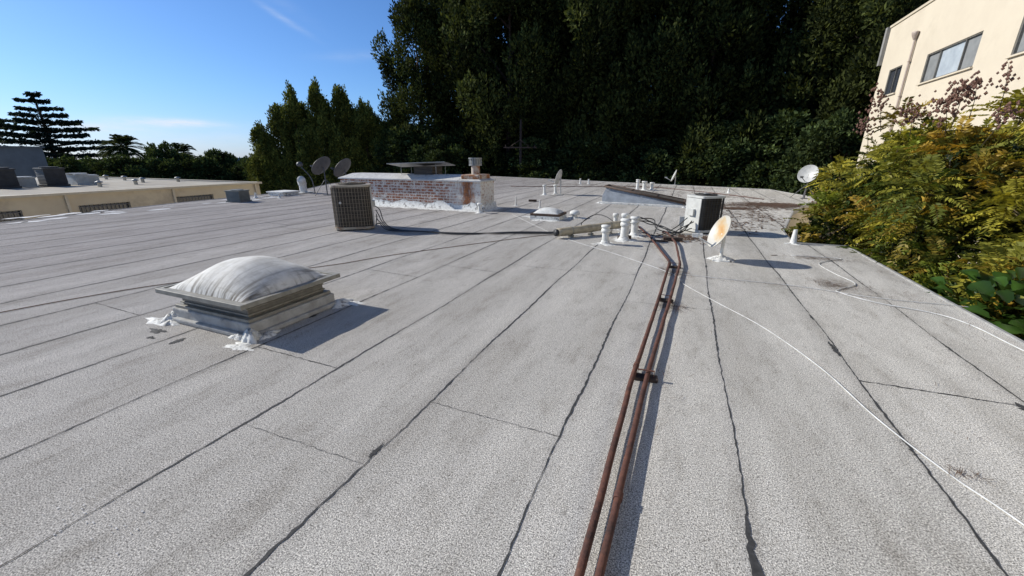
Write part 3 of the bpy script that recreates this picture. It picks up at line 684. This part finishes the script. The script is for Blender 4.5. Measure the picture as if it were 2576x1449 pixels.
louvre('small grey louvred cooling unit at the roof edge',(-15.3,10.0,0),.58,.58,.42,M_unit,rot=.3)
for (y,x,sx,sy,h,m,l) in [(9.0,-31.2,1.0,.8,.95,M_unitd,'dark condenser unit on the neighbouring roof'),(9.85,-31.8,1.0,.7,.5,M_ltpanel,'low pale ducted unit on the neighbouring roof'),(10.75,-31.2,1.0,.9,.95,M_unitd,'dark condenser unit on the neighbouring roof'),(11.9,-31.6,1.2,.6,.6,M_ltpanel,'low pale ducted unit on the neighbouring roof'),(12.55,-31.9,.9,.5,.5,M_ltpanel,'low pale ducted unit on the neighbouring roof')]:
    louvre(l,(x,y,.11),sx,sy,h,m,'units on the neighbouring roof')

def hose(pts,r=.014,label='black insulated refrigerant hose lying on the roof',w=.0):
    pts=[(x+random.gauss(0,w),y+random.gauss(0,w),max(.015,z+random.gauss(0,w*.5))) for x,y,z in pts]
    tubething('refrigerant_hose',label,'hose',crom(pts,8),r,M_black,7,'black refrigerant hoses')
for i in range(4):
    o_=i*.055
    hose([(-6.52,7.35,.50-.09*i),(-6.36,7.30-o_,.42-.1*i),(-6.22,7.25-o_,.16),(-5.9,7.22-o_*1.3,.03),(-5.1,7.28-o_+random.uniform(-.05,.05),.02+.01*i),(-4.3,7.42-o_,.02),(-3.3,7.75+o_,.03),(-2.4,8.0+o_,.05),(-2.05,8.1+o_*.5,.12)],.0105)
hose([(-1.3,8.9,.2),(-1.6,9.2,.3),(-1.9,9.4,.28),(-2.1,9.1,.12),(-1.9,8.6,.08)],.010)
for i in range(4):
    hose([(-1.1,8.95,.16),(-.9,9.15+.06*i,.34-.06*i),(-.6,9.3+.08*i,.26-.05*i),(-.35,9.1+.1*i,.12),(-.15,8.9+.1*i,.05),(.0,9.05+.1*i,.05),(.2,9.35,.12+.05*i)],.011,w=.05)
hose([(.1,9.3,.3),(-.1,9.1,.1),(-.4,8.8,.03),(-.6,9.0,.03),(-1.0,9.2,.05)],.010,w=.04)
A=thing('pipe_cover_duct','tan wrapped duct sleeve covering the hose bundle','duct',(-1.7,8.3,0))
mb=MB(); mb.tube(lin([(-2.26,7.72,.12),(-1.72,8.34,.15),(-1.18,8.98,.17)],8),[.082+.004*math.sin(i*1.1) for i in range(17)],16); mb.obj('sleeve',[M_duct],A)
mb=MB(); mb.tube([(-2.30,7.675,.118),(-2.265,7.715,.12)],.07,16); mb.obj('open_end',[M_black],A)
for t in(.2,.5,.8):
    mb=MB(); p=Vector((-2.26,7.72,.12)).lerp(Vector((-1.18,8.98,.17)),t); d=Vector((1.08,1.26,.05)).normalized(); mb.cyl(p-d*.012,p+d*.012,.090,n=16)
    mb.box((p.x,p.y,.02),(.1,.1,.04)); mb.obj('band',[M_alu],A)

# ---------------------------------------------------------------- vent pipes
def vent(x,y,h,r=.035,kind='plain',label='white painted vent pipe with sealed flashing'):
    o=thing('vent_pipe',label,'vent pipe',(x,y,0),'white roof vent pipes')
    mb=MB(); blob(mb,x,y,r*3.0,r*2.6,.02); mb.lathe((x,y,0),[(r*1.8,.004),(r*1.45,.02),(r*1.2,.05),(r*1.12,.07),(r,.072)],18); mb.obj('flashing',[M_seal],o)
    lean=random.uniform(-.015,.015)
    if kind!='cone': mb=MB(); mb.cyl((x,y,.01),(x+lean,y,h),r,r*.97,16); mb.obj('pipe',[M_white],o)
    else: mb=MB(); mb.cyl((x,y,.01),(x+lean,y,h),r*1.3,r*.7,16); mb.obj('pipe',[M_white],o)
    if kind=='cap': mb=MB(); mb.lathe((x+lean,y,h-.02),[(r*1.05,-.04),(r*1.35,-.035),(r*1.38,.02),(r*1.3,.035),(.001,.04)],18); mb.obj('cap',[M_white],o)
    if kind=='tee':
        mb=MB(); mb.lathe((x+lean,y,h-.04),[(r*1.05,-.06),(r*1.3,-.055),(r*1.3,.0),(r*1.08,.01),(r*1.08,.03),(r*1.35,.035),(r*1.35,.075),(.001,.08)],18); mb.obj('cap',[M_white],o)
for a in [(-5.67,17.12,.42,.07,'cap'),(-5.35,17.7,.40,.07,'cap'),(-6.07,25.3,.34,.05,'plain'),(-5.6,25.6,.30,.05,'plain'),(-2.2,21.4,.50,.08,'tee'),(-1.9,21.8,.42,.10,'cap'),(-1.55,22.0,.36,.09,'cap'),(-5.25,12.78,.31,.03,'cone'),(-4.28,12.45,.27,.028,'plain'),(-5.52,10.64,.27,.06,'cap'),(2.02,8.95,.27,.045,'cone'),(-1.27,7.55,.32,.065,'tee'),(-1.0,8.07,.38,.078,'tee'),(-1.08,8.75,.42,.06,'cap'),(-.86,8.62,.36,.07,'tee'),(-1.36,9.3,.34,.05,'cap'),(-15.2,11.6,.18,.04,'plain'),(-16.2,11.3,.2,.04,'plain'),(1.9,21.5,.2,.05,'plain')]:
    vent(*a)
A=thing('elbow_vent','large white elbow vent hood at the roof edge','roof vent',(-16.4,13.8,0)); mb=MB(); mb.cyl((-16.4,13.8,0),(-16.4,13.8,.4),.16,n=18); mb.tube(crom([(-16.4,13.8,.38),(-16.38,13.75,.55),(-16.2,13.6,.6)],5),.18,14); mb.obj('hood',[M_white],A); mb=MB(); mb.box((-16.4,13.8,.03),(.6,.6,.05)); mb.obj('flashing',[M_seal],A,bevel=.01)
A=thing('roof_hatch','low white roof hatch at the roof edge','roof hatch',(-16.2,12.6,0)); mb=MB(); mb.box((-16.2,12.6,.06),(.9,.8,.12)); mb.obj('curb',[M_seal],A,bevel=.01); mb=MB(); mb.box((-16.2,12.6,.15),(1.0,.9,.06)); mb.obj('lid',[M_white],A,bevel=.01)
A=thing('mushroom_vent','low white mushroom vent with sealed base','roof vent',(-2.67,10.7,0)); mb=MB(); mb.cyl((-2.67,10.7,.01),(-2.67,10.7,.14),.07,n=18); mb.obj('neck',[M_white],A); mb=MB(); mb.lathe((-2.67,10.7,.1),[(.001,-.005),(.13,-.005),(.14,.03),(.12,.08),(.06,.105),(.001,.11)],20); mb.obj('hood',[M_white],A); mb=MB(); blob(mb,-2.67,10.7,.27,.23,.03); mb.obj('flashing',[M_seal],A)
A=thing('dome_skylight','small white domed skylight with rusty frame','skylight',(-3.3,10.35,0)); x0,y0=-3.3,10.35
mb=MB(); mb.box((x0,y0,.05),(.80,.72,.10)); blob(mb,x0,y0,.58,.5,.02); mb.obj('curb',[M_seal],A)
mb=MB(); mb.box((x0,y0,.13),(.80,.72,.06)); mb.obj('frame',[M_brown],A,bevel=.006)
mb=MB(); n=16; vs=[];fs=[]
for j in range(n+1):
    for i in range(n+1):
        x=-1+2*i/n;y=-1+2*j/n; vs.append((x0+x*.34,y0+y*.30,.161+.13*(max(0,1-x*x)**.6)*(max(0,1-y*y)**.6)))
for j in range(n):
    for i in range(n): a=j*(n+1)+i; fs.append((a,a+1,a+n+2,a+n+1))
mb.add(vs,fs,0,True); mb.obj('dome',[M_white],A)
A=thing('wedge_skylight','wedge-shaped raised skylight with rusty sloping frame','skylight',(-1.4,15.3,0))
mb=MB(); x1,x2,y1,y2=-2.7,.0,14.75,15.6
mb.add([(x1,y1,.04),(x2,y1-.3,.04),(x2,y2,.04),(x1,y2,.04),(x1+.1,y1+.12,.56),(x2,y1-.25,.12),(x2,y2,.12),(x1+.1,y2,.56),(x1-.02,y1+.05,.25)],[(0,1,5,4,8),(1,2,6,5),(2,3,7,6),(3,0,8,4,7),(4,5,6,7)],0); mb.obj('body',[M_wedge],A)
mb=MB()
def bar(a,b_,w=.05): mb.tube([a,b_],w,4)
P4=[Vector((x1+.06,y1+.08,.585)),Vector((x2+.05,y1-.3,.14)),Vector((x2+.05,y2+.05,.14)),Vector((x1+.06,y2+.05,.585))]
for i in range(4): bar(P4[i],P4[(i+1)%4],.045)
for t in(.33,.66): bar(P4[0].lerp(P4[1],t),P4[3].lerp(P4[2],t),.025)
mb.obj('frame',[M_brown],A)
mb=MB(); mb.add([p+Vector((0,0,.005)) for p in P4],[(0,1,2,3)],0); mb.obj('glazing',[mat('dirty_skylight_glass',C(.16,.14,.11),C(.08,.07,.06),4,.5)],A)
mb=MB(); mb.box(((x1+x2)/2,y1-.12,.03),(2.85,.35,.055),0,Matrix.Rotation(-.1,3,'Z')); blob(mb,x2+.1,y1-.3,.2,.16,.06); blob(mb,x1,y1,.2,.2,.05); mb.obj('sealant',[M_seal],A)

# ---------------------------------------------------------------- brick chimney
A=thing('brick_chimney_stack','long low whitewashed red brick chimney with rust streak','chimney',(-8.4,11.5,0))
X0,X1,Y0,Y1=-11.2,-5.68,11.0,11.95
mb=MB(); mb.box(((X0+X1)/2,(Y0+Y1)/2,.44),(X1-X0,Y1-Y0,.88)); mb.obj('brickwork',[M_brick],A)
mb=MB(); e=.05
mb.add([(X0-e,Y0-e,.86),(X1+e,Y0-e,.86),(X1+e,Y1+e,.86),(X0-e,Y1+e,.86),(X0-e,Y0-e,.90),(X1+e,Y0-e,.90),(X1+e,Y1+e,.90),(X0-e,Y1+e,.90),(X0+.35,Y0+.25,1.05),(X1-.35,Y0+.25,1.05),(X1-.35,Y1-.25,1.05),(X0+.35,Y1-.25,1.05)],
 [(3,2,1,0),(0,1,5,4),(1,2,6,5),(2,3,7,6),(3,0,4,7),(4,5,9,8),(5,6,10,9),(6,7,11,10),(7,4,8,11),(8,9,10,11)],0)
mb.obj('cap',[M_cap],A)
mb=MB(); mb.box((-6.05,11.42,1.0),(.62,.80,.14)); mb.obj('flue_base',[M_capr],A,bevel=.03)
mb=MB(); n=40
vs=[];fs=[]
for i in range(n+1):
    x=X0-.1+(X1-X0+.2)*i/n; h_=.16+.08*random.random()+.04*math.sin(i*.7); f_=.18+.16*random.random()
    vs+=[(x,Y0-.015,h_),(x,Y0-.05,.03),(x,Y0-.05-f_,.004)]
for i in range(n): a=3*i; fs+=[(a,a+1,a+4,a+3),(a+1,a+2,a+5,a+4)]
o0=len(vs)
for i in range(13):
    y=Y0-.1+(Y1-Y0+.2)*i/12; h_=.16+.08*random.random(); f_=.18+.14*random.random(); vs+=[(X1+.015,y,h_),(X1+.05,y,.03),(X1+.05+f_,y,.004)]
for i in range(12): a=o0+3*i; fs+=[(a,a+1,a+4,a+3),(a+1,a+2,a+5,a+4)]
mb.add(vs,fs,0,True); mb.obj('flashing',[M_seal],A)
mb=MB(); fx=-6.05; mb.cyl((fx,11.42,1.06),(fx,11.42,1.34),.13,n=20,m=1); mb.cyl((fx,11.42,1.34),(fx,11.42,1.54),.13,n=20)
mb.cyl((fx,11.42,1.33),(fx,11.42,1.36),.2,n=24); mb.cyl((fx,11.42,1.53),(fx,11.42,1.56),.21,n=24)
for i in range(16):
    a=i*.3927; mb.box((fx+.185*math.cos(a),11.42+.185*math.sin(a),1.445),(.02,.035,.17),0,Matrix.Rotation(a,3,'Z'))
mb.obj('flue',[M_galv,M_capr],A)
T=thing('metal_cover_plate','broad thin metal plate covering the chimney opening','metal plate',(-8.1,11.4,1.05))
mb=MB(); R=Matrix.Rotation(rad(-3),3,'Y')@Matrix.Rotation(rad(-6),3,'X')@Matrix.Rotation(rad(12),3,'Z'); mb.box((-8.05,11.45,1.35),(1.95,1.05,.02),0,R); mb.obj('plate',[M_galv],T,bevel=.006)
mb=MB(); mb.box((-7.85,11.5,1.17),(.70,.6,.24)); mb.obj('flue_opening',[M_coil],T)
for x in(-8.7,-7.35):
    mb=MB()
    for y in(11.2,11.75): mb.cyl((x,y,1.04),(x,y,1.36),.010,n=8)
    mb.obj('support_rod',[M_galv],T)
# ---------------------------------------------------------------- satellite dishes
def dish(label,x,y,zc,r,nrm,md,mback,strut=False,lnb=True,mr=.025,arm=1.0):
    o=thing('satellite_dish',label,'satellite dish',(x,y,0),'satellite dishes on the roof')
    N=Vector(nrm).normalized(); Q=N.to_track_quat('Z','Y').to_matrix(); c=Vector((x,y,zc))+N*.10
    prof=[(.001,0)]+[(r*k/8,.16*r*(k/8)**2*1.6) for k in range(1,9)]+[(r*1.02,.16*r*1.6+.004),(r*1.02,.16*r*1.6-.012)]+[(r*k/8,.16*r*(k/8)**2*1.6-.012) for k in range(8,0,-1)]+[(.001,-.012)]
    mb=MB(); mb.lathe(c-N*.06,[(a*(1.0),z) for a,z in prof],30,0,True,Q); mb.obj('reflector',[md],o)
    mb=MB(); mb.cyl((x,y,0),(x,y,zc-.05),mr,n=12); mb.cyl((x,y,zc-.12),tuple(c-N*.075),mr*1.2,n=10); mb.box((x,y,.012),(.24,.24,.02))
    if strut:
        for a in(.6,2.4,4.4): mb.cyl((x+.55*math.cos(a),y+.55*math.sin(a),0),(x,y,zc*.6),.014,n=8)
    mb.obj('mast',[mback],o)
    down=(Q@Vector((0,-1,0))); 
    if down.z>0: down=-down
    p0=c+down*r*.9; p1=c+N*r*1.15*arm+down*r*.75
    mb=MB(); mb.tube([c-N*.06+down*.1,p0-N*.03,p1],.012,6); mb.cyl(tuple(p1-N*.02),tuple(p1-N*.1+(-down)*.04),.035,.03,12); mb.box(tuple(p1),(.09,.05,.06)); mb.obj('feed_arm',[mback],o)
    return o
o=dish('rust-stained oval satellite dish on a short white mast',.66,7.0,.42,.26,(-.90,-.30,.40),M_rdish,M_white)
mb=MB(); blob(mb,.66,7.0,.17,.13,.07); mb.obj('sealant',[M_seal],o)
dish('dark-backed satellite dish on braced mast',-14.5,13.4,1.14,.47,(-.78,-.05,.62),M_dishd,M_dishd,True,arm=.9)
dish('dark-backed satellite dish on braced mast beside another',-13.6,13.7,1.06,.47,(-.78,-.10,.60),M_dishd,M_dishd,True,arm=.9)
dish('white satellite dish edge-on on a short mast',-5.06,17.5,.72,.33,(-.95,.05,.3),M_dish,M_dish)
dish('small white satellite dish near the far roof edge',-.6,26.8,.50,.36,(-.9,-.1,.35),M_dish,M_dish)
dish('white satellite dish with dark feed facing outward near the light well',4.45,19.6,.92,.35,(-.55,-.75,.35),M_dish,M_dishd,True)
A=thing('dish_mount_arm','bare leftover dish feed on a bent mast','antenna mount',(-15.4,13.2,0)); mb=MB(); mb.tube(crom([(-15.0,13.2,.05),(-15.1,13.2,.7),(-15.5,13.1,1.2)],5),.02,8); mb.obj('mast',[M_dishd],A); mb=MB(); mb.lathe((-15.55,13.1,1.3),[(.001,-.10),(.11,-.08),(.14,0),(.09,.08),(.001,.10)],12); mb.obj('feed',[M_dishd],A)

for (x,y,s,r) in [(-5.2,14.3,.3,.3),(-1.0,8.15,.25,.8),(-.1,8.35,.35,.1)]:
    o=MB(); o.box((x,y,.04),(s,.12,.07),0,Matrix.Rotation(r,3,'Z')); q=o.obj('wood_offcut',[M_wood],origin=(x,y,0)); q["label"]='small weathered wood offcut lying on the roof'; q["category"]='wood block'; q["group"]='loose wood offcuts'
mb=MB()
def litter(x,y,sx,sy,n,L=.10):
    for i in range(n):
        px,py=random.gauss(x,sx),random.gauss(y,sy)
        if not inside(px,py): continue
        a=random.random()*6.28; l=L*random.uniform(.4,1.3); w=.0013 if y<8 else .014
        dx,dy=math.cos(a)*l/2,math.sin(a)*l/2; nx,ny=-math.sin(a)*w,math.cos(a)*w; z=random.uniform(.005,.014)
        mb.add([(px-dx+nx,py-dy+ny,z),(px+dx+nx,py+dy+ny,z+.004),(px+dx-nx,py+dy-ny,z+.004),(px-dx-nx,py-dy-ny,z)],[(0,1,2,3)],0)
for a in [(2.08,7.70,.18,.07,220),(1.88,6.11,.12,.13,240),(2.05,6.0,.2,.1,80),(2.45,7.9,.25,.25,120),(.02,4.46,.08,.1,160),(.0,5.95,.14,.14,240),(0,8.7,.25,.2,260,.06),(.35,8.9,.2,.15,200,.06),(1.51,2.43,.05,.02,22,.06),(1.73,2.83,.04,.03,6,.05),(.0,3.3,.15,.6,50,.06),(1.6,5.2,.6,.4,40,.06),(1.9,4.4,.4,.6,30,.06),(-.35,7.9,.2,.3,200,.08),(1.5,7.5,.6,.5,80),(1.0,5.8,.5,.05,70),(2.2,5.7,.5,.06,70),(2.7,6.5,.12,1.2,120)]: litter(*a)
for a in [(2.96,16.5,.5,.35,700,.3),(1.5,14.8,.4,.2,260,.25),(2.2,15.8,.9,.5,450,.25),(2.0,13.0,.25,.9,160,.2),(-1,24.3,2.5,.6,260,.3),(-5,25,3,.5,200,.3),(1.3,12.0,.2,1.2,110,.18),(.9,19.5,1.4,1.0,180,.3),(1.0,11,.5,.6,60,.12)]: litter(*a)
o=mb.obj('pine_needle_litter',[M_needle]); o['kind']='stuff'; o["label"]='scattered dry pine needles and twigs lying on the roof'; o["category"]='litter'

# ---------------------------------------------------------------- neighbouring buildings
def wallx(mb,X,y0,y1,z0,z1,ops,dep,m=0):
    ys=sorted({y0,y1,*[o[0] for o in ops],*[o[1] for o in ops]}); zs=sorted({z0,z1,*[o[2] for o in ops],*[o[3] for o in ops]})
    for a,b_ in zip(ys[:-1],ys[1:]):
        for c,d in zip(zs[:-1],zs[1:]):
            if any(o[0]<=(a+b_)/2<=o[1] and o[2]<=(c+d)/2<=o[3] for o in ops): continue
            mb.add([(X,a,c),(X,b_,c),(X,b_,d),(X,a,d)],[(0,1,2,3)],m)
    for (a,b_,c,d) in ops:
        Z=X+dep; mb.add([(X,a,c),(X,b_,c),(X,b_,d),(X,a,d),(Z,a,c),(Z,b_,c),(Z,b_,d),(Z,a,d)],[(0,1,5,4),(1,2,6,5),(2,3,7,6),(3,0,4,7)],m)
def rest(mb,Xf,Xb,y0,y1,z0,z1,m=0,roof=None):
    mb.add([(Xf,y0,z0),(Xb,y0,z0),(Xb,y0,z1),(Xf,y0,z1)],[(0,1,2,3)],m); mb.add([(Xf,y1,z0),(Xb,y1,z0),(Xb,y1,z1),(Xf,y1,z1)],[(0,1,2,3)],m); mb.add([(Xb,y0,z0),(Xb,y1,z0),(Xb,y1,z1),(Xb,y0,z1)],[(0,1,2,3)],m)
A=thing('tan_flat_roofed_building','long low tan stucco building with barred windows','building',(-35,5,-5))
ops=[(4.9,7.08,-1.4,-.40),(8.78,10.55,-1.4,-.40),(12.5,14.3,-1.3,-.34)]
mb=MB(); wallx(mb,-24,-10,17.1,-5,.10,ops,-.15); rest(mb,-24,-48,-10,17.1,-5,.10); mb.obj('wall',[M_tanwall],A)
mb=MB(); mb.box((-36,3.55,.07),(23.6,26.7,.08)); mb.obj('roof',[M_nroof],A)
mb=MB()
mb.box((-23.95,3.55,.12),(.22,27.3,.10)); mb.box((-36,17.12,.12),(24.2,.22,.10)); mb.obj('parapet_cap',[M_tantrim],A)
def subwin(A,loc):
    w=bpy.data.objects.new('window',None); col.objects.link(w); w.parent=A; w.location=loc-Vector(A.location)
    def put(mb,name,m): g=mb.obj(name,[m],None,origin=(0,0,0)); g.parent=w; g.location=-loc
    return put
for (a,b_,c,d) in ops:
    put=subwin(A,Vector((-24.1,(a+b_)/2,(c+d)/2)))
    mb=MB(); mb.box((-24.12,(a+b_)/2,(c+d)/2),(.02,b_-a,d-c)); put(mb,'glass',M_glass)
    mb=MB(); n=int((b_-a)/.14)
    for i in range(n+1): mb.cyl((-23.97,a+(b_-a)*i/n,c),(-23.97,a+(b_-a)*i/n,d),.012,n=6)
    mb.box((-23.97,(a+b_)/2,c+.1),(.02,b_-a,.03)); mb.box((-23.97,(a+b_)/2,d-.08),(.02,b_-a,.03)); put(mb,'bars',M_dishd)
for y in(8.45,12.42,16.8): mb=MB(); mb.box((-23.93,y,-2.4),(.08,.09,4.9)); mb.obj('downpipe',[M_tantrim],A)
for (x,y) in [(-29,13.3),(-31,14.6),(-35,15.5),(-28.5,11.5),(-38,15.8),(-30,16)]:
    T=thing('small_roof_vent','small capped vent on the neighbouring roof','roof vent',(x,y,.11),'small vents on the neighbouring roof'); mb=MB(); mb.cyl((x,y,.1),(x,y,.32),.09,n=10); mb.obj('pipe',[M_tantrim],T); mb=MB(); mb.lathe((x,y,.32),[(.16,0),(.16,.05),(.001,.1)],10); mb.obj('cap',[M_galv],T)
A=thing('grey_building','distant low grey flat-roofed building','building',(-62,18,-7)); mb=MB(); mb.box((-62,14.5,-2.2),(8,11,9.4)); mb.obj('wall',[M_greybld],A); mb=MB(); mb.box((-62,14.5,2.55),(8.3,11.3,.12)); mb.obj('roof_edge',[M_greybld],A)
A=thing('cream_stucco_building','tall cream stucco apartment building with sliding windows','building',(14,12,-4))
ops=[(20.1,23.65,4.50,5.58),(25.85,27.2,4.46,5.62),(14.6,18.25,4.45,5.56),(8.5,12.0,4.45,5.56),(20.1,23.65,1.3,2.5)]
mb=MB(); wallx(mb,8.5,-12,28.4,-5,7.72,ops,.14); rest(mb,8.5,22,-12,28.4,-5,7.72); mb.obj('wall',[M_cream],A)
mb=MB(); mb.box((15.25,8.2,7.75),(13.6,40.5,.10)); mb.obj('roof_edge',[M_tantrim],A)
mb=MB(); mb.box((8.6,28.5,6.9),(.5,.22,1.7)); mb.obj('corner_flashing',[M_creamtrim],A)
def win(a,b_,c,d,k):
    put=subwin(A,Vector((8.6,(a+b_)/2,(c+d)/2)))
    mb=MB(); f=.05; X=8.56
    for (cy_,cz,sy,sz) in [((a+b_)/2,c+f/2,b_-a,f),((a+b_)/2,d-f/2,b_-a,f),(a+f/2,(c+d)/2,f,d-c-2*f-.004),(b_-f/2,(c+d)/2,f,d-c-2*f-.004)]: mb.box((X,cy_,cz),(.07,sy,sz))
    n=k
    for i in range(1,n): mb.box((X,a+(b_-a)*(i/n if n!=3 else (.27,.73)[i-1]),(c+d)/2),(.06,.05,d-c-2*f-.01))
    put(mb,'frame',M_alud)
    if k==3:
        e=[a+f,a+(b_-a)*.27,a+(b_-a)*.73,b_-f]; ms=[M_screen,M_blind,M_screen]; nm=['screen','glass','screen']
        for i in range(3): mb=MB(); mb.box((8.60,(e[i]+e[i+1])/2,(c+d)/2),(.01,e[i+1]-e[i],d-c-2*f)); put(mb,nm[i],ms[i])
    else:
        mb=MB(); mb.box((8.60,(a+b_)/2,(c+d)/2),(.01,b_-a-2*f,d-c-2*f)); put(mb,'glass',M_glass)
    mb=MB(); mb.box((8.47,(a+b_)/2,c-.03),(.1,b_-a+.12,.05)); put(mb,'sill',M_cream)
for i,o in enumerate(ops): win(*o,2 if i==1 else 3)
mb=MB(); mb.cyl((8.43,25.05,6.5),(8.43,25.05,-4),.042,n=10); mb.lathe((8.40,25.05,6.45),[(.05,0),(.12,.14),(.15,.24),(.15,.30),(.001,.30)],4)
for z in(5.6,4.2,2.8): mb.box((8.44,25.05,z),(.11,.13,.03))
mb.obj('downpipe',[M_pipepink],A)

A=thing('utility_pole','dark wooden utility pole with crossarm against the trees','utility pole',(-14.1,35.4,-4)); mb=MB(); mb.cyl((-14.1,35.4,-4),(-14.1,35.4,4.8),.15,.10,12); mb.obj('pole',[M_pole],A)
mb=MB(); R=Matrix.Rotation(rad(22.9),3,'Z'); mb.box((-14.1,35.25,2.45),(3.0,.09,.10),0,R)
for s in(-1,1):
    d=R@Vector((s,0,0)); mb.tube([Vector((-14.1,35.2,3.1)),Vector((-14.1,35.2,2.5))+d*.9],.03,5)
mb.obj('crossarm',[M_brown],A)
for s in(-1.3,-.7,.7,1.3):
    mb=MB(); p=Vector((-14.1,35.25,2.5))+R@Vector((s,0,0)); mb.cyl(tuple(p),tuple(p+Vector((0,0,.2))),.05,.03,8); mb.obj('insulator',[M_brown],A)

# ---------------------------------------------------------------- light, sky, camera
w=bpy.data.worlds.new('World'); sc.world=w; w.use_nodes=True; t=NT(w); bg=w.node_tree.nodes['Background']
EL=30; AZ=4
sky=t.new('ShaderNodeTexSky',sky_type='NISHITA'); sky.sun_disc=False; sky.sun_elevation=rad(EL)
sky.sun_rotation=rad(270-AZ); sky.air_density=1.0; sky.dust_density=.4; sky.ozone_density=2.5; sky.altitude=100
G=t.new('ShaderNodeTexCoord').outputs['Generated']; sp=t.new('ShaderNodeSeparateXYZ'); t.link(G,sp.inputs[0])
az=t.math('ARCTAN2',sp.outputs[0],sp.outputs[1]); el=t.math('ARCSINE',sp.outputs[2])
tint=t.ramp(t.math('DIVIDE',el,math.pi/2),[(0,C(.43,.57,.98)),(.03,C(.43,.59,.95)),(.08,C(.42,.62,.92)),(.20,C(.40,.61,.90)),(.45,C(.48,.61,.80)),(.8,C(.6,.65,.73))])
tint=t.mix(1.0,tint,C(1.40),'MULTIPLY')
skyc=t.mix(1.0,sky.outputs[0],tint,'MULTIPLY')
def wisp(a0,e0,wa,we,slope,amp):
    da=t.math('SUBTRACT',az,rad(a0)); de=t.math('SUBTRACT',t.math('SUBTRACT',el,rad(e0)),t.math('MULTIPLY',da,slope))
    g=t.math('ADD',t.math('POWER',t.math('ABSOLUTE',t.math('DIVIDE',da,rad(wa))),2),t.math('POWER',t.math('ABSOLUTE',t.math('DIVIDE',de,rad(we))),2))
    g=t.math('POWER',2.718,t.math('MULTIPLY',g,-1)); return t.math('MULTIPLY',g,amp)
tot=None
for a in [(-61.5,3.5,4.2,.40,0,1.1),(-67,2.7,3.2,.4,-.02,.8),(-49,14.3,2.2,.35,-.5,.26),(-52,17.5,5,.8,-.55,.08),(-42,11.5,4,.5,.1,.12),(-60,1.8,16,1.2,0,.25)]:
    q=wisp(*a); tot=q if tot is None else t.math('ADD',tot,q)
cb=t.new('ShaderNodeCombineXYZ'); t.link(t.math('MULTIPLY',az,14),cb.inputs[0]); t.link(t.math('MULTIPLY',el,60),cb.inputs[1])
nz=t.noise(cb.outputs[0],1,6,.65); k=t.math('MULTIPLY',tot,t.ramp(nz,[(.30,C(.2)),(.65,C(1))]),True)
t.link(t.mix(k,skyc,C(8.0,8.6,9.4)),bg.inputs['Color']); bg.inputs['Strength'].default_value=.10
sl=bpy.data.lights.new('sun','SUN'); sl.energy=4.9; sl.angle=rad(.5); sl.color=(1,.955,.875); so=bpy.data.objects.new('sun',sl); col.objects.link(so)
d=Vector((math.cos(rad(EL))*math.cos(rad(AZ)),math.cos(rad(EL))*math.sin(rad(AZ)),-math.sin(rad(EL)))); so.rotation_euler=d.to_track_quat('-Z','Y').to_euler(); so.location=(-10,0,20)
cam=bpy.data.cameras.new('camera'); cam.sensor_width=36; cam.lens=14.0; cam.clip_end=20000; cam.clip_start=.05
co=bpy.data.objects.new('camera',cam); col.objects.link(co); co.location=(0,0,1.55); co.rotation_euler=(rad(90-18.07),0,rad(22.9)); sc.camera=co
sc.view_settings.view_transform='Standard'; sc.view_settings.look='None'; sc.view_settings.exposure=0
